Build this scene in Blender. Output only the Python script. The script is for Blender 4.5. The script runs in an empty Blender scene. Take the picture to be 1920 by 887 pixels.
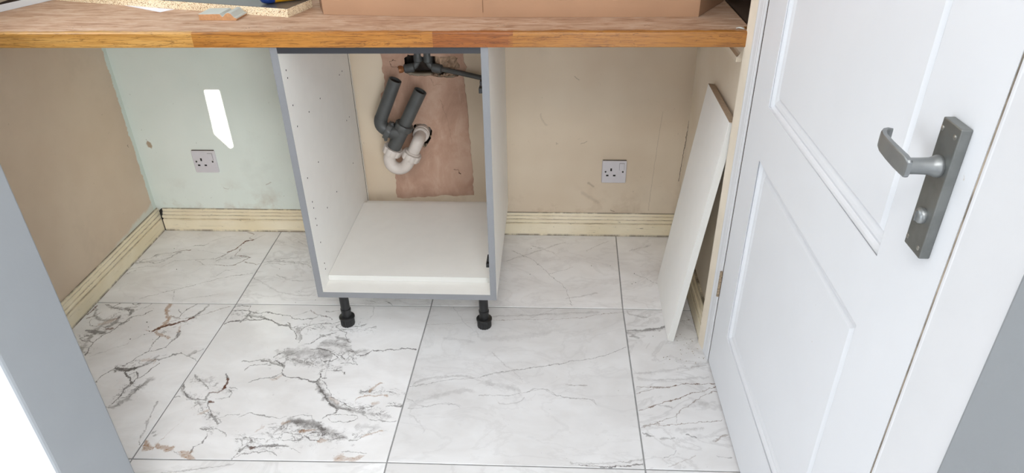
import bpy, bmesh, math, random
from mathutils import Vector, Matrix
random.seed(7)
C = bpy.context.scene.collection

# ------------------------------------------------------------------ camera, light, exposure
cd = bpy.data.cameras.new('camera'); cam = bpy.data.objects.new('camera', cd); C.objects.link(cam)
_r = Vector((0.99849, 0.05254, -0.01625)); _u = Vector((-0.01326, 0.51688, 0.85596)); _f = Vector((-0.05337, 0.85445, -0.51679))
cam.matrix_world = Matrix(((_r.x, _u.x, -_f.x, 0.22396), (_r.y, _u.y, -_f.y, -2.24833), (_r.z, _u.z, -_f.z, 1.34111), (0, 0, 0, 1)))
cd.sensor_width = 36.0; cd.lens = 1308.88 / 1920 * 36; cd.clip_start = 0.02
bpy.context.scene.camera = cam

w = bpy.data.worlds.new('daylight'); bpy.context.scene.world = w; w.use_nodes = True
w.node_tree.nodes['Background'].inputs[0].default_value = (0.75, 0.87, 1.0, 1)
w.node_tree.nodes['Background'].inputs[1].default_value = 1.0

def light(name, kind, loc, direction, energy, color=(1, 1, 1), sx=1, sy=1, angle=0.002):
    d = bpy.data.lights.new(name, kind); d.energy = energy; d.color = color
    if kind == 'AREA': d.shape = 'RECTANGLE'; d.size = sx; d.size_y = sy
    if kind == 'SUN': d.angle = angle
    o = bpy.data.objects.new(name, d); C.objects.link(o); o.location = loc
    o.rotation_euler = Vector(direction).to_track_quat('-Z', 'Z').to_euler()
    return o
SUN = Vector((-0.5, 1.0, -0.35))
light('sun', 'SUN', (2, -5, 4), SUN, 60.0, (1.0, 0.95, 0.86))
light('window_daylight_left', 'AREA', (-1.30, -0.81, 1.60), (1, 0, -0.25), 9.0, (0.90, 0.95, 1.0), 0.80, 0.86)
light('rear_daylight', 'AREA', (1.2, -4.05, 1.1), (0, 1, 0), 88, (0.93, 0.97, 1.0), 1.2, 2.0)  # daylight from behind the camera; door height picked to light the niche
light('side_fill_light', 'AREA', (-1.95, -2.6, 0.7), (1, 0.25, 0), 37, (0.92, 0.97, 1.0), 1.6, 1.3)  # unseen low fill added from the left, no window known there
light('ceiling_fill_near', 'AREA', (0.0, -1.8, 2.36), (0, 0, -1), 4.5, (1.0, 0.97, 0.94), 0.6, 0.6)  # added overhead fill, no lamp known here
light('ceiling_fill_rear', 'AREA', (0.1, -2.9, 2.36), (0, 0, -1), 23, (1.0, 0.97, 0.94), 0.6, 0.6)  # unseen overhead fill added in the rear room
vs = bpy.context.scene.view_settings
vs.view_transform = 'Standard'; vs.look = 'None'; vs.gamma = 1.0; vs.use_curve_mapping = False
vs.exposure = 0.0

# ------------------------------------------------------------------ helpers
WL = {}
def finish(o, label=None, cat=None, group=None, kind=None):
    if label: o['label'] = label
    if cat: o['category'] = cat
    if group: o['group'] = group
    if kind: o['kind'] = kind
    return o
def empty(name, loc, label=None, cat=None, group=None, kind=None):
    o = bpy.data.objects.new(name, None); C.objects.link(o); o.location = loc; o.empty_display_size = 0.05
    WL[o.name] = Vector(loc)
    return finish(o, label, cat, group, kind)
def obj(name, bm, m, parent=None, loc=None, smooth=False, **kw):
    """bm in world coordinates; linked with its origin at loc (top level) or at its parent's base."""
    base = WL[parent.name] if parent else Vector(loc if loc else (0, 0, 0))
    bmesh.ops.translate(bm, vec=-base, verts=bm.verts)
    bmesh.ops.recalc_face_normals(bm, faces=bm.faces)
    me = bpy.data.meshes.new(name); bm.to_mesh(me); bm.free()
    for mm in (m if isinstance(m, (list, tuple)) else [m]): me.materials.append(mm)
    if smooth:
        for p in me.polygons: p.use_smooth = True
        try: me.set_sharp_from_angle(angle=math.radians(38))
        except Exception: pass
    o = bpy.data.objects.new(name, me); C.objects.link(o)
    WL[o.name] = base.copy()
    if parent: o.parent = parent
    else: o.location = base
    return finish(o, **kw)
def add_box(bm, x0, x1, y0, y1, z0, z1, bev=0.0, seg=2, M=None):
    r = bmesh.ops.create_cube(bm, size=1.0); vs_ = r['verts']
    for v in vs_:
        v.co = Vector((x0 + (v.co.x + .5) * (x1 - x0), y0 + (v.co.y + .5) * (y1 - y0), z0 + (v.co.z + .5) * (z1 - z0)))
    if bev > 0:
        es = list({e for v in vs_ for e in v.link_edges})
        rr = bmesh.ops.bevel(bm, geom=es, offset=bev, segments=seg, affect='EDGES', profile=0.5)
        vs_ = list({v for f in rr['faces'] for v in f.verts} | {v for v in vs_ if v.is_valid})
    if M is not None: bmesh.ops.transform(bm, matrix=M, verts=vs_)
    return vs_
def box(*a, **k):
    bm = bmesh.new(); add_box(bm, *a, **k); return bm
def add_prism(bm, pts, axis, a0, a1):
    """polygon extruded along an axis; pts are the two other coordinates in order (x,y,z without the axis)."""
    def co(p, a):
        return {'x': (a, p[0], p[1]), 'y': (p[0], a, p[1]), 'z': (p[0], p[1], a)}[axis]
    n = len(pts)
    v0 = [bm.verts.new(co(p, a0)) for p in pts]; v1 = [bm.verts.new(co(p, a1)) for p in pts]
    bm.faces.new(v0); bm.faces.new(list(reversed(v1)))
    for i in range(n): bm.faces.new((v0[i], v1[i], v1[(i + 1) % n], v0[(i + 1) % n]))
    return v0 + v1
def frames(path):
    """parallel-transport frames along a path."""
    T = []
    n = len(path)
    for i in range(n):
        a = path[max(0, i - 1)]; b = path[min(n - 1, i + 1)]
        T.append((b - a).normalized())
    ref = Vector((0, 0, 1)) if abs(T[0].z) < .9 else Vector((1, 0, 0))
    N = (ref - T[0] * ref.dot(T[0])).normalized(); out = []
    for i in range(n):
        N = (N - T[i] * N.dot(T[i])).normalized()
        out.append((T[i], N, T[i].cross(N)))
    return out
def add_tube(bm, path, rad, n=20, cap0=True, cap1=True, bore0=0, bore1=0):
    """tube with one radius per point; bore: depth of an open hollow end."""
    path = [Vector(p) for p in path]
    if not isinstance(rad, (list, tuple)): rad = [rad] * len(path)
    fr = frames(path); rings = []
    for p, r, (t, a, b) in zip(path, rad, fr):
        rings.append([bm.verts.new(p + (a * math.cos(2 * math.pi * k / n) + b * math.sin(2 * math.pi * k / n)) * r) for k in range(n)])
    for r0, r1 in zip(rings, rings[1:]):
        for k in range(n): bm.faces.new((r0[k], r0[(k + 1) % n], r1[(k + 1) % n], r1[k]))
    for end, cap, bore in ((0, cap0, bore0), (-1, cap1, bore1)):
        ring = rings[end]
        if bore:
            p = path[end]; t = fr[end][0] * (1 if end == 0 else -1); r = rad[end]
            prev = ring
            for q, s in ((0, .86), (bore, .86)):
                new = [bm.verts.new(p + (v.co - p) * s + t * q) for v in ring]
                for k in range(n): bm.faces.new((prev[k], prev[(k + 1) % n], new[(k + 1) % n], new[k]))
                prev = new
            bm.faces.new(prev)
        elif cap: bm.faces.new(ring)
    return bm
def tube(*a, **k): return add_tube(bmesh.new(), *a, **k)
def add_ribbed(bm, p, d, r, h, n=12, depth=.0022):
    """ribbed compression nut: a prism with proud flats."""
    p = Vector(p); d = Vector(d).normalized()
    ref = Vector((0, 1, 0)); a = (ref - d * ref.dot(d)).normalized(); b = d.cross(a); N = n * 4
    prof = [(-h / 2, .80), (-h / 2, .97), (-h / 2 + .002, 1), (h / 2 - .002, 1), (h / 2, .97), (h / 2, .80)]
    rings = []
    for s, f in prof:
        ring = []
        for k in range(N):
            rr = (r - (depth if (k % 4) == 0 else 0)) * f
            ring.append(bm.verts.new(p + d * s + (a * math.cos(2 * math.pi * k / N) + b * math.sin(2 * math.pi * k / N)) * rr))
        rings.append(ring)
    for r0, r1 in zip(rings, rings[1:]):
        for k in range(N): bm.faces.new((r0[k], r0[(k + 1) % N], r1[(k + 1) % N], r1[k]))
    bm.faces.new(rings[0]); bm.faces.new(rings[-1])
def curve_plate(outer, holes, thick, to_world, smooth_join=False):
    """flat plate with holes: 2D filled curve turned into a bmesh; to_world maps (u,v,w) to a point."""
    cu = bpy.data.curves.new('plate', 'CURVE'); cu.dimensions = '2D'; cu.fill_mode = 'BOTH'; cu.extrude = thick / 2
    for loop in [outer] + holes:
        s = cu.splines.new('POLY'); s.points.add(len(loop) - 1); s.use_cyclic_u = True
        for p, q in zip(s.points, loop): p.co = (q[0], q[1], 0, 1)
    o = bpy.data.objects.new('plate', cu); C.objects.link(o)
    dg = bpy.context.evaluated_depsgraph_get(); me = bpy.data.meshes.new_from_object(o.evaluated_get(dg))
    bpy.data.objects.remove(o); bpy.data.curves.remove(cu)
    bm = bmesh.new(); bm.from_mesh(me); bpy.data.meshes.remove(me)
    bmesh.ops.remove_doubles(bm, verts=bm.verts, dist=1e-6)
    for v in bm.verts: v.co = to_world(v.co.x, v.co.y, v.co.z)
    return bm
def dup(o, loc):
    r = o.copy(); C.objects.link(r); r.location = loc
    for ch in list(o.children):
        c = ch.copy(); C.objects.link(c); c.parent = r
        for g in list(ch.children):
            d = g.copy(); C.objects.link(d); d.parent = c
    return r
def rag(pts, amp, step=.012, seed=1):
    """ragged copy of a closed outline."""
    rnd = random.Random(seed); out = []
    for i, p in enumerate(pts):
        q = pts[(i + 1) % len(pts)]; L = math.hypot(q[0] - p[0], q[1] - p[1]); k = max(1, int(L / step))
        for j in range(k):
            t = j / k
            out.append((p[0] + (q[0] - p[0]) * t + rnd.uniform(-amp, amp), p[1] + (q[1] - p[1]) * t + rnd.uniform(-amp, amp)))
    return out

# ------------------------------------------------------------------ materials
def lin(r, g, b):
    f = lambda c: (c / 255 / 12.92) if c / 255 <= .04045 else ((c / 255 + .055) / 1.055) ** 2.4
    return (f(r), f(g), f(b), 1)
class NT:
    def __init__(s, name, rough=.5, metal=0.0, spec=.5):
        s.m = bpy.data.materials.new(name); s.m.use_nodes = True; s.t = s.m.node_tree; s.b = s.t.nodes['Principled BSDF']
        s.b.inputs['Roughness'].default_value = rough; s.b.inputs['Metallic'].default_value = metal
        s.b.inputs['Specular IOR Level'].default_value = spec
        s._pos = None
    def n(s, typ, **k):
        x = s.t.nodes.new(typ)
        for a, v in k.items(): setattr(x, a, v)
        return x
    def put(s, sock, v):
        if hasattr(v, 'links') or isinstance(v, bpy.types.NodeSocket): s.t.links.new(v, sock)
        else: sock.default_value = v
    def pos(s):
        if s._pos is None: s._pos = s.n('ShaderNodeNewGeometry').outputs['Position']
        return s._pos
    def objc(s): return s.n('ShaderNodeTexCoord').outputs['Object']
    def math(s, op, a, b=0.0, c=0.0, clamp=False):
        x = s.n('ShaderNodeMath', operation=op); x.use_clamp = clamp
        s.put(x.inputs[0], a); s.put(x.inputs[1], b); s.put(x.inputs[2], c); return x.outputs[0]
    def vmath(s, op, a, b=(0, 0, 0)):
        x = s.n('ShaderNodeVectorMath', operation=op); s.put(x.inputs[0], a)
        if op == 'SCALE': s.put(x.inputs['Scale'], b)
        else: s.put(x.inputs[1], b)
        return x.outputs['Value'] if op in ('DOT_PRODUCT', 'LENGTH') else x.outputs['Vector']
    def noise(s, v, scale, detail=3, rough=.55, dist=0.0, color=False):
        x = s.n('ShaderNodeTexNoise'); s.put(x.inputs['Vector'], v); x.inputs['Scale'].default_value = scale
        x.inputs['Detail'].default_value = detail; x.inputs['Roughness'].default_value = rough; x.inputs['Distortion'].default_value = dist
        return x.outputs['Color' if color else 'Fac']
    def ramp(s, f, stops):
        x = s.n('ShaderNodeValToRGB'); e = x.color_ramp.elements
        while len(e) < len(stops): e.new(.5)
        for q, (p, c) in zip(e, stops): q.position = p; q.color = c if len(c) == 4 else (*c, 1)
        s.put(x.inputs[0], f); return x.outputs[0]
    def range(s, f, a, b, c=0.0, d=1.0, smooth=False):
        x = s.n('ShaderNodeMapRange'); x.clamp = True
        if smooth: x.interpolation_type = 'SMOOTHSTEP'
        s.put(x.inputs[0], f); s.put(x.inputs[1], a); s.put(x.inputs[2], b); s.put(x.inputs[3], c); s.put(x.inputs[4], d); return x.outputs[0]
    def mix(s, f, a, b, mode='MIX'):
        x = s.n('ShaderNodeMix', data_type='RGBA'); x.blend_type = mode
        s.put(x.inputs['Factor'], f); s.put(x.inputs[6], a); s.put(x.inputs[7], b); return x.outputs[2]
    def scale(s, v, x, y, z): return s.vmath('MULTIPLY', v, (x, y, z))
    def xyz(s, v):
        x = s.n('ShaderNodeSeparateXYZ'); s.put(x.inputs[0], v); return x.outputs
    def col(s, c): s.put(s.b.inputs['Base Color'], c); return s
    def rough(s, v): s.put(s.b.inputs['Roughness'], v); return s
    def bump(s, h, strength=.2, dist=.001):
        x = s.n('ShaderNodeBump'); x.inputs['Strength'].default_value = strength; x.inputs['Distance'].default_value = dist
        s.put(x.inputs['Height'], h); s.t.links.new(x.outputs[0], s.b.inputs['Normal']); return s
def paint(name, c, rough=.5, var=.06, sc=6.0, bump=.0, bsc=300, metal=0.0, spec=.5, speck=None):
    s = NT(name, rough, metal, spec); p = s.objc()
    f = s.noise(p, sc, 4)
    d = tuple(max(0, x * (1 - var)) for x in c[:3]) + (1,); l = tuple(min(1, x * (1 + var)) for x in c[:3]) + (1,)
    k = s.ramp(f, [(.35, d), (.65, l)])
    if speck:
        k = s.mix(s.range(s.noise(p, speck[0], 2), speck[1], speck[1] + .05), k, speck[2])
    s.col(k)
    if bump: s.bump(s.noise(p, bsc, 3), bump)
    return s.m

WID = {'g': 1.7, 'b': 2.0, 'B': 1.6, 's': 1.35, 'k': 1.2, 'n': 1.3, 'w': 1.2}
def vein_group(s, veins, coords, warp, vary):
    """each vein: a Float Curve centre line along its own axis; returns the strongest mask of every type."""
    masks = {}
    for typ, width, strength, pts in veins:
        a = Vector(pts[0]); b = Vector(pts[-1]); L = (b - a).length; d = (b - a) / L; nn = Vector((-d.y, d.x))
        loc = [((Vector(p) - a).dot(d) / L, (Vector(p) - a).dot(nn) / L) for p in pts]
        tt = s.math('ADD', s.vmath('DOT_PRODUCT', warp, coords(d / L)), -a.dot(d) / L)
        vv = s.math('ADD', s.vmath('DOT_PRODUCT', warp, coords(nn / L)), -a.dot(nn) / L)
        if max(abs(q[1]) for q in loc) > .004:
            lo = min(q[1] for q in loc); hi = max(q[1] for q in loc); rng = max(hi - lo, 1e-4)
            fc = s.n('ShaderNodeFloatCurve'); cv = fc.mapping.curves[0]
            cv.points[0].location = (0, (loc[0][1] - lo) / rng); cv.points[1].location = (1, (loc[-1][1] - lo) / rng)
            for t, v in loc[1:-1]: cv.points.new(min(.995, max(.005, t)), (v - lo) / rng)
            for pp in cv.points: pp.handle_type = 'VECTOR' if typ in 'gbn' else 'AUTO'
            fc.mapping.update(); s.put(fc.inputs['Value'], tt)
            vv = s.math('SUBTRACT', vv, s.math('MULTIPLY_ADD', fc.outputs[0], rng, lo))
        dist = s.math('ABSOLUTE', vv); over = s.math('ABSOLUTE', s.math('SUBTRACT', tt, .5))
        dist = s.math('ADD', dist, s.math('MAXIMUM', s.math('SUBTRACT', over, .5), 0.0))
        dist = s.math('MULTIPLY', dist, vary)
        h = width * WID[typ] / 2 / L
        m_ = s.range(dist, h * (.5 if typ in 'gbnB' else .1), h * (1.3 if typ in 'gbn' else 1.25), strength, 0.0, smooth=True)
        masks[typ] = m_ if typ not in masks else s.math('MAXIMUM', masks[typ], m_)
    return masks

def vein_layers(s, veins, coords, warp, vary=1.0):
    """veins in small node groups; returns the strongest mask of every type."""
    masks = {}
    veins = sorted(veins, key=lambda v: v[0])
    for k in range(0, len(veins), 8):
        g = bpy.data.node_groups.new('veins', 'ShaderNodeTree'); part = veins[k:k + 8]
        g.interface.new_socket('P', in_out='INPUT', socket_type='NodeSocketVector')
        g.interface.new_socket('W', in_out='INPUT', socket_type='NodeSocketFloat')
        types = sorted({v[0] for v in part})
        for t in types: g.interface.new_socket(t, in_out='OUTPUT', socket_type='NodeSocketFloat')
        q = NT.__new__(NT); q.t = g; q._pos = None
        gi = q.n('NodeGroupInput'); go = q.n('NodeGroupOutput')
        for t, m_ in vein_group(q, part, coords, gi.outputs[0], gi.outputs[1]).items(): g.links.new(m_, go.inputs[t])
        x = s.n('ShaderNodeGroup'); x.node_tree = g; s.put(x.inputs[0], warp); s.put(x.inputs[1], vary)
        for t in types: masks[t] = x.outputs[t] if t not in masks else s.math('MAXIMUM', masks[t], x.outputs[t])
    return masks

def marble(name, veins, seed, cloud=.5, net=.75, tint=1.0, haze=1.0):
    s = NT(name, .32, 0, .45); p = s.pos(); po = s.vmath('ADD', p, (seed * 3.7, seed * 1.9, 0))
    w1 = s.vmath('SCALE', s.vmath('SUBTRACT', s.noise(po, 28, 3, .6, color=True), (.5, .5, .5)), .020)
    w2 = s.vmath('SCALE', s.vmath('SUBTRACT', s.noise(po, 130, 3, .65, color=True), (.5, .5, .5)), .011)
    pw = s.vmath('ADD', p, s.vmath('ADD', w1, w2))
    mk = vein_layers(s, veins, lambda d: (d.x, d.y, 0), pw, s.range(s.noise(po, 42, 3, .6), .30, .68, 2.6, .62))
    speckle = s.range(s.noise(s.scale(po, 1, 1.7, 1), 95, 4, .7, 1.2), .50, .64)
    brk = s.range(s.noise(po, 60, 3, .6), .28, .52, .55, 1.0)
    base = s.ramp(s.noise(s.scale(po, 1, 1.6, 1), 5.0, 4, .6, .4), [(.38, lin(*[c * tint for c in WHITE_LO])), (.62, lin(*[c * tint for c in WHITE_HI]))])
    if cloud:
        cl = s.math('ABSOLUTE', s.math('SUBTRACT', s.noise(s.scale(po, 1, 1.9, 1), 4.2, 6, .62, .9), .5))
        base = s.mix(s.math('MULTIPLY', s.range(cl, 0.0, .035, 1, 0, True), .22 * cloud), base, lin(150, 146, 144))
    if 's' in mk: base = s.mix(s.math('MULTIPLY', mk['s'], s.range(s.noise(po, 24, 4, .65), .28, .68, .15 * haze, .8 * haze), clamp=True), base, lin(150, 147, 146))
    soft = mk.get('s', 0.0) if 'k' not in mk else (s.math('MAXIMUM', mk['k'], s.math('MULTIPLY', mk['s'], .8)) if 's' in mk else mk['k'])
    if 'w' in mk: soft = s.math('MAXIMUM', soft, mk['w'])
    if mk and net:
        ridge = s.math('ABSOLUTE', s.math('SUBTRACT', s.noise(s.scale(po, 1, 1.3, 1), 20, 5, .6, 1.3), .5))
        rid2 = s.math('ABSOLUTE', s.math('SUBTRACT', s.noise(s.scale(po, 1, 1.5, 1), 46, 4, .62, 1.5), .5))
        web = s.math('MAXIMUM', s.range(ridge, .004, .026, 1, 0, True), s.math('MULTIPLY', s.range(rid2, .004, .026, 1, 0, True), s.range(s.noise(po, 14, 3), .46, .60, 0, .9)))
        base = s.mix(s.math('MULTIPLY', s.math('MULTIPLY', s.math('MULTIPLY', soft, net), web), s.range(s.noise(po, 18, 3, .6), .36, .58, .15, 1.0)), base, lin(98, 93, 91))
    if 'k' in mk: base = s.mix(s.math('MULTIPLY', mk['k'], s.math('MULTIPLY', speckle, .85)), base, lin(88, 84, 84))
    if 'g' in mk: base = s.mix(s.math('MULTIPLY', mk['g'], brk), base, lin(84, 79, 77))
    if 'n' in mk: base = s.mix(s.math('MULTIPLY', mk['n'], brk), base, lin(124, 106, 94))
    if 'B' in mk: base = s.mix(s.math('MULTIPLY', s.math('MULTIPLY', mk['B'], 1.35), s.math('MULTIPLY', brk, s.range(speckle, 0, 1, .55, 1.0)), clamp=True), base, lin(150, 102, 42))
    if 'b' in mk: base = s.mix(s.math('MULTIPLY', mk['b'], brk), base, lin(92, 50, 28))
    dot = s.range(s.noise(po, 210, 1, .4), .80, .83)
    base = s.mix(s.math('MULTIPLY', dot, .7), base, lin(70, 66, 62))
    s.col(base)
    return s.m
WHITE_LO = (231, 230, 230); WHITE_HI = (242, 242, 243)

def wall_paint(name, cols, rough=.6):
    """cols(s) gives the base colour socket; marks and relief added."""
    s = NT(name, rough, 0, .3); p = s.pos()
    c = cols(s, p)
    sm = s.math('MULTIPLY', s.range(s.noise(p, 3.2, 5, .65), .58, .74), .12)
    c = s.mix(sm, c, lin(120, 104, 86))
    sc = s.range(s.noise(s.scale(p, 1, 1, 1), 90, 2, .5, 1.5), .72, .76)
    c = s.mix(s.math('MULTIPLY', sc, s.range(s.noise(p, 7, 3), .5, .62, 0, .55)), c, lin(92, 80, 68))
    s.col(c); s.bump(s.noise(p, 130, 4, .6), .12, .002)
    return s

def oak(name, c0, c1, c2, off):
    c0, c1, c2 = [tuple(x * k for x, k in zip(c, (.85, .79, .68))) for c in (c0, c1, c2)]
    s = NT(name, .38, 0, .5); p = s.vmath('ADD', s.pos(), (off * 1.3, off * .37, off * .71))
    q = s.scale(p, 2.2, 46, 46)
    f = s.noise(q, 1.6, 6, .62, .8)
    g = s.noise(s.scale(p, 14, 420, 420), 1.0, 4, .65, .8)
    c = s.ramp(f, [(.30, lin(*c0)), (.5, lin(*c1)), (.7, lin(*c2))])
    c = s.mix(s.range(g, .52, .64, 0, .6), c, lin(92, 50, 18))
    cath = s.math('ABSOLUTE', s.math('SUBTRACT', s.noise(s.scale(p, 5, 84, 84), 1.0, 4, .6, 1.6), .5))
    c = s.mix(s.math('MULTIPLY', s.range(cath, .0, .022, 1, 0, True), .6), c, lin(78, 40, 14))
    # the oil is worn off and plaster dust is trodden into the upper face behind the front edge
    x, y, z = s.xyz(s.pos()); nz = s.xyz(s.n('ShaderNodeNewGeometry').outputs['Normal'])[2]
    edge = s.math('ADD', y, s.math('MULTIPLY', s.math('SUBTRACT', s.noise(s.scale(s.pos(), 1, .35, 1), 16, 5, .7), .5), .05))
    worn = s.math('MULTIPLY', s.range(edge, -.616, -.606), s.range(nz, .6, .9))
    dust = s.ramp(s.noise(s.scale(s.pos(), 3, 13, 1), 4, 6, .66, .7), [(.3, lin(150, 112, 86)), (.5, lin(186, 152, 126)), (.72, lin(204, 178, 158))])
    dk = s.range(s.noise(s.scale(s.pos(), 2.4, 22, 1), 7, 4, .6, .8), .60, .70, 0, .6)
    dust = s.mix(dk, dust, lin(150, 96, 52))
    s.col(s.mix(worn, c, dust)); s.rough(s.range(worn, 0, 1, .33, .75)); s.bump(g, .15, .0006)
    return s.m

M = {}
M['shaded_raw_groove'] = paint('shaded_raw_groove', lin(70, 54, 40), .9, .2, 80)  # raw board tone, darkened to paint in the shade inside the groove
M['grout'] = paint('grey_grout', lin(150, 150, 150), .9, .1, 40)
M['cab_white'] = paint('white_melamine', lin(236, 234, 229), .45, .012, 20, .03, 900)
M['panel_white'] = paint('bright_white_melamine', lin(247, 246, 243), .45, .01, 20, .03, 900)
M['cab_edge_dulled'] = paint('dulled_white_edge', lin(214, 213, 208), .45, .012, 20)  # white edging coloured darker to offset strong light on front faces
M['cab_grey'] = paint('grey_edge_banding', lin(130, 131, 134), .42, .03, 9, .03, 700)
M['rail_grey'] = paint('dark_grey_edge', lin(46, 46, 50), .45, .03, 9)
M['black_plastic'] = paint('black_plastic', lin(22, 22, 23), .45, .15, 30)
M['dark_hole'] = paint('dark_bore', lin(26, 22, 19), .9, .2, 60)
M['grey_pipe'] = paint('grey_plastic_pipe', lin(76, 77, 76), .42, .10, 25, .03, 400)
M['white_plastic'] = paint('white_waste_plastic', lin(206, 196, 188), .35, .05, 30)
M['socket_white'] = paint('white_socket_plastic', lin(208, 204, 207), .35, .02, 40)
M['pushfit'] = paint('grey_pushfit_plastic', lin(72, 74, 74), .45, .08, 40)
M['copper'] = paint('tarnished_copper', lin(150, 98, 62), .42, .2, 90, metal=.5)
M['brass'] = paint('screw_metal', lin(160, 158, 152), .35, .1, 60, metal=.9)
M['steel'] = paint('satin_steel', lin(132, 134, 132), .38, .14, 24, .05, 500, metal=.85)
M['steel_side'] = paint('brushed_steel', lin(150, 153, 154), .42, .08, 30, .05, 500, metal=.85)
M['door_white'] = paint('white_door_paint', lin(224, 226, 230), .42, .012, 5, .05, 160, speck=(55, .78, lin(196, 186, 172)))
M['frame_white'] = paint('white_gloss_paint', lin(219, 220, 223), .4, .015, 7, .06, 120)
M['frame_cream'] = paint('cream_undercoat', lin(228, 216, 198), .5, .04, 12, .06, 120)
M['gap_lock'] = paint('gap_shade_and_grime', lin(150, 138, 124), .9, .45, 30)  # tone carries both shade and grime of the lock-side gap
M['gap_dark'] = paint('gap_shade_and_dirt', lin(70, 56, 44), .9, .3, 50)  # real dirt, and painted shade in the hinge-side gap
M['cardboard'] = paint('brown_cardboard', lin(174, 135, 105), .8, .05, 6, .08, 350)
M['cardboard_in'] = paint('cardboard_inside', lin(128, 94, 68), .85, .06, 6)
M['mdf'] = paint('raw_mdf', lin(190, 142, 100), .8, .12, 160)
M['sample_paint'] = paint('grey_primer', lin(186, 188, 182), .5, .04, 30)
M['laminate'] = paint('dark_grey_laminate', lin(84, 85, 88), .35, .16, 14)
M['paper'] = paint('white_paper', lin(232, 232, 240), .7, .02, 20)
M['tube_blue'] = paint('blue_plastic', lin(34, 62, 128), .32, .1, 20)
M['tube_yellow'] = paint('yellow_plastic', lin(222, 160, 34), .35, .06, 20)
M['tube_white'] = paint('white_print', lin(232, 236, 240), .4, .02, 20)
M['splash'] = paint('dark_brown_gloss', lin(44, 34, 30), .3, .3, 10)
M['black_gloss'] = paint('black_gloss_tile', lin(14, 13, 13), .3, .2, 10, spec=.15)
M['board_raw'] = paint('raw_board_edge', lin(176, 158, 138), .8, .1, 120)
M['plaster_lump'] = paint('broken_plaster', lin(176, 148, 124), .9, .22, 60, .3, 200)
M['cavity'] = paint('dark_brick_cavity', lin(52, 42, 36), .95, .4, 50, .4, 90)
M['debris'] = paint('crumbs', lin(168, 156, 142), .9, .4, 200)
M['specks_and_shade'] = paint('dark_crumbs_and_shade', lin(40, 36, 33), .9, .3, 200)  # dark specks; also painted shade in the corner joint and pipe bores
M['ceiling'] = paint('white_ceiling', lin(236, 236, 234), .8, .01, 4)
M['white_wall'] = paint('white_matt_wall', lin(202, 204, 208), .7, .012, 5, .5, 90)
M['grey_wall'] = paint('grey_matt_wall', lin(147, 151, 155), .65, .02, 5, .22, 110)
M['door_dark'] = paint('dark_backing', lin(40, 36, 32), .9, .1, 5)
def _chip():
    s = NT('chipboard_core', .85); p = s.objc()
    a = s.n('ShaderNodeTexVoronoi'); a.inputs['Scale'].default_value = 620; s.put(a.inputs['Vector'], s.scale(p, .75, 1, 1.25))
    v = s.xyz(a.outputs['Color'])[0]
    c = s.ramp(v, [(.0, lin(132, 92, 54)), (.09, lin(160, 116, 74)), (.15, lin(224, 200, 164)), (.6, lin(238, 220, 186)), (1, lin(246, 234, 208))])
    c = s.mix(s.range(s.noise(p, 420, 2, .6), .62, .68, 0, .7), c, lin(122, 86, 50))
    s.col(c); s.bump(v, .4, .0008); return s.m
M['chip'] = _chip()
def _skirt():
    s = NT('aged_cream_gloss', .42); p = s.pos()
    c = s.ramp(s.noise(p, 6, 4), [(.35, lin(226, 212, 180)), (.65, lin(238, 227, 202))])
    st = s.noise(s.scale(p, 6, 6, 150), 1.2, 5, .7, .4)
    c = s.mix(s.range(st, .60, .72, 0, .55), c, lin(128, 104, 76))
    c = s.mix(s.range(s.noise(s.scale(p, 9, 9, 60), 4, 4, .7, .8), .66, .71, 0, .85), c, lin(62, 48, 36))
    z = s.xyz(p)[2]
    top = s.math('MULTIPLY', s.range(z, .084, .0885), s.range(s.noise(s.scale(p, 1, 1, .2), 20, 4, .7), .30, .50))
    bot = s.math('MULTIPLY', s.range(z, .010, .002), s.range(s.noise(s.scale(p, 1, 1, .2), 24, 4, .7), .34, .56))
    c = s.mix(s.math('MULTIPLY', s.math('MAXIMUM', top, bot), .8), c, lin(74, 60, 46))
    for zz, wd in ((.0510, .0018), (.0662, .0014), (.0765, .0013)):
        ln = s.range(s.math('ABSOLUTE', s.math('SUBTRACT', s.math('ADD', z, s.math('MULTIPLY', s.math('SUBTRACT', s.noise(p, 40, 3), .5), .004)), zz)), wd, wd * .3)
        c = s.mix(s.math('MULTIPLY', ln, s.range(s.noise(s.scale(p, 1, 1, .1), 14, 4, .7), .34, .68, .08, .75)), c, lin(104, 84, 60))
    s.col(c); s.bump(st, .2, .001); return s.m
M['skirt'] = _skirt()
def _plaster():
    s = NT('pink_plaster', .85, 0, .2); p = s.pos()
    c = s.ramp(s.noise(s.scale(p, 1, 1, .6), 9, 6, .65, .6), [(.28, lin(160, 126, 108)), (.5, lin(184, 150, 130)), (.72, lin(202, 172, 152))])
    c = s.mix(s.range(s.noise(s.scale(p, 26, 1, 5), 1.5, 5, .7, 1.0), .60, .72, 0, .4), c, lin(206, 178, 158))
    w = s.vmath('ADD', p, s.vmath('SCALE', s.vmath('SUBTRACT', s.noise(p, 50, 3, .6, color=True), (.5, .5, .5)), .02))
    cr = [('g', .0013, .8, [(-.310, .650), (-.303, .654), (-.285, .655)]), ('g', .0013, .7, [(-.310, .650), (-.306, .636), (-.285, .632)]),
          ('g', .0012, .7, [(-.122, .262), (-.105, .256), (-.098, .246)]), ('g', .0035, .9, [(-.101, .246), (-.096, .243)]),
          ('g', .0009, .4, [(-.18, .60), (-.17, .57), (-.14, .575)]), ('g', .0009, .3, [(-.15, .52), (-.13, .44), (-.12, .36)])]
    mk = vein_layers(s, cr, lambda d: (d.x, 0, d.y), w)
    c = s.mix(mk['g'], c, lin(70, 50, 40))
    s.col(c); s.bump(s.noise(p, 60, 6, .7), .35, .003); return s.m
M['plaster'] = _plaster()

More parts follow.
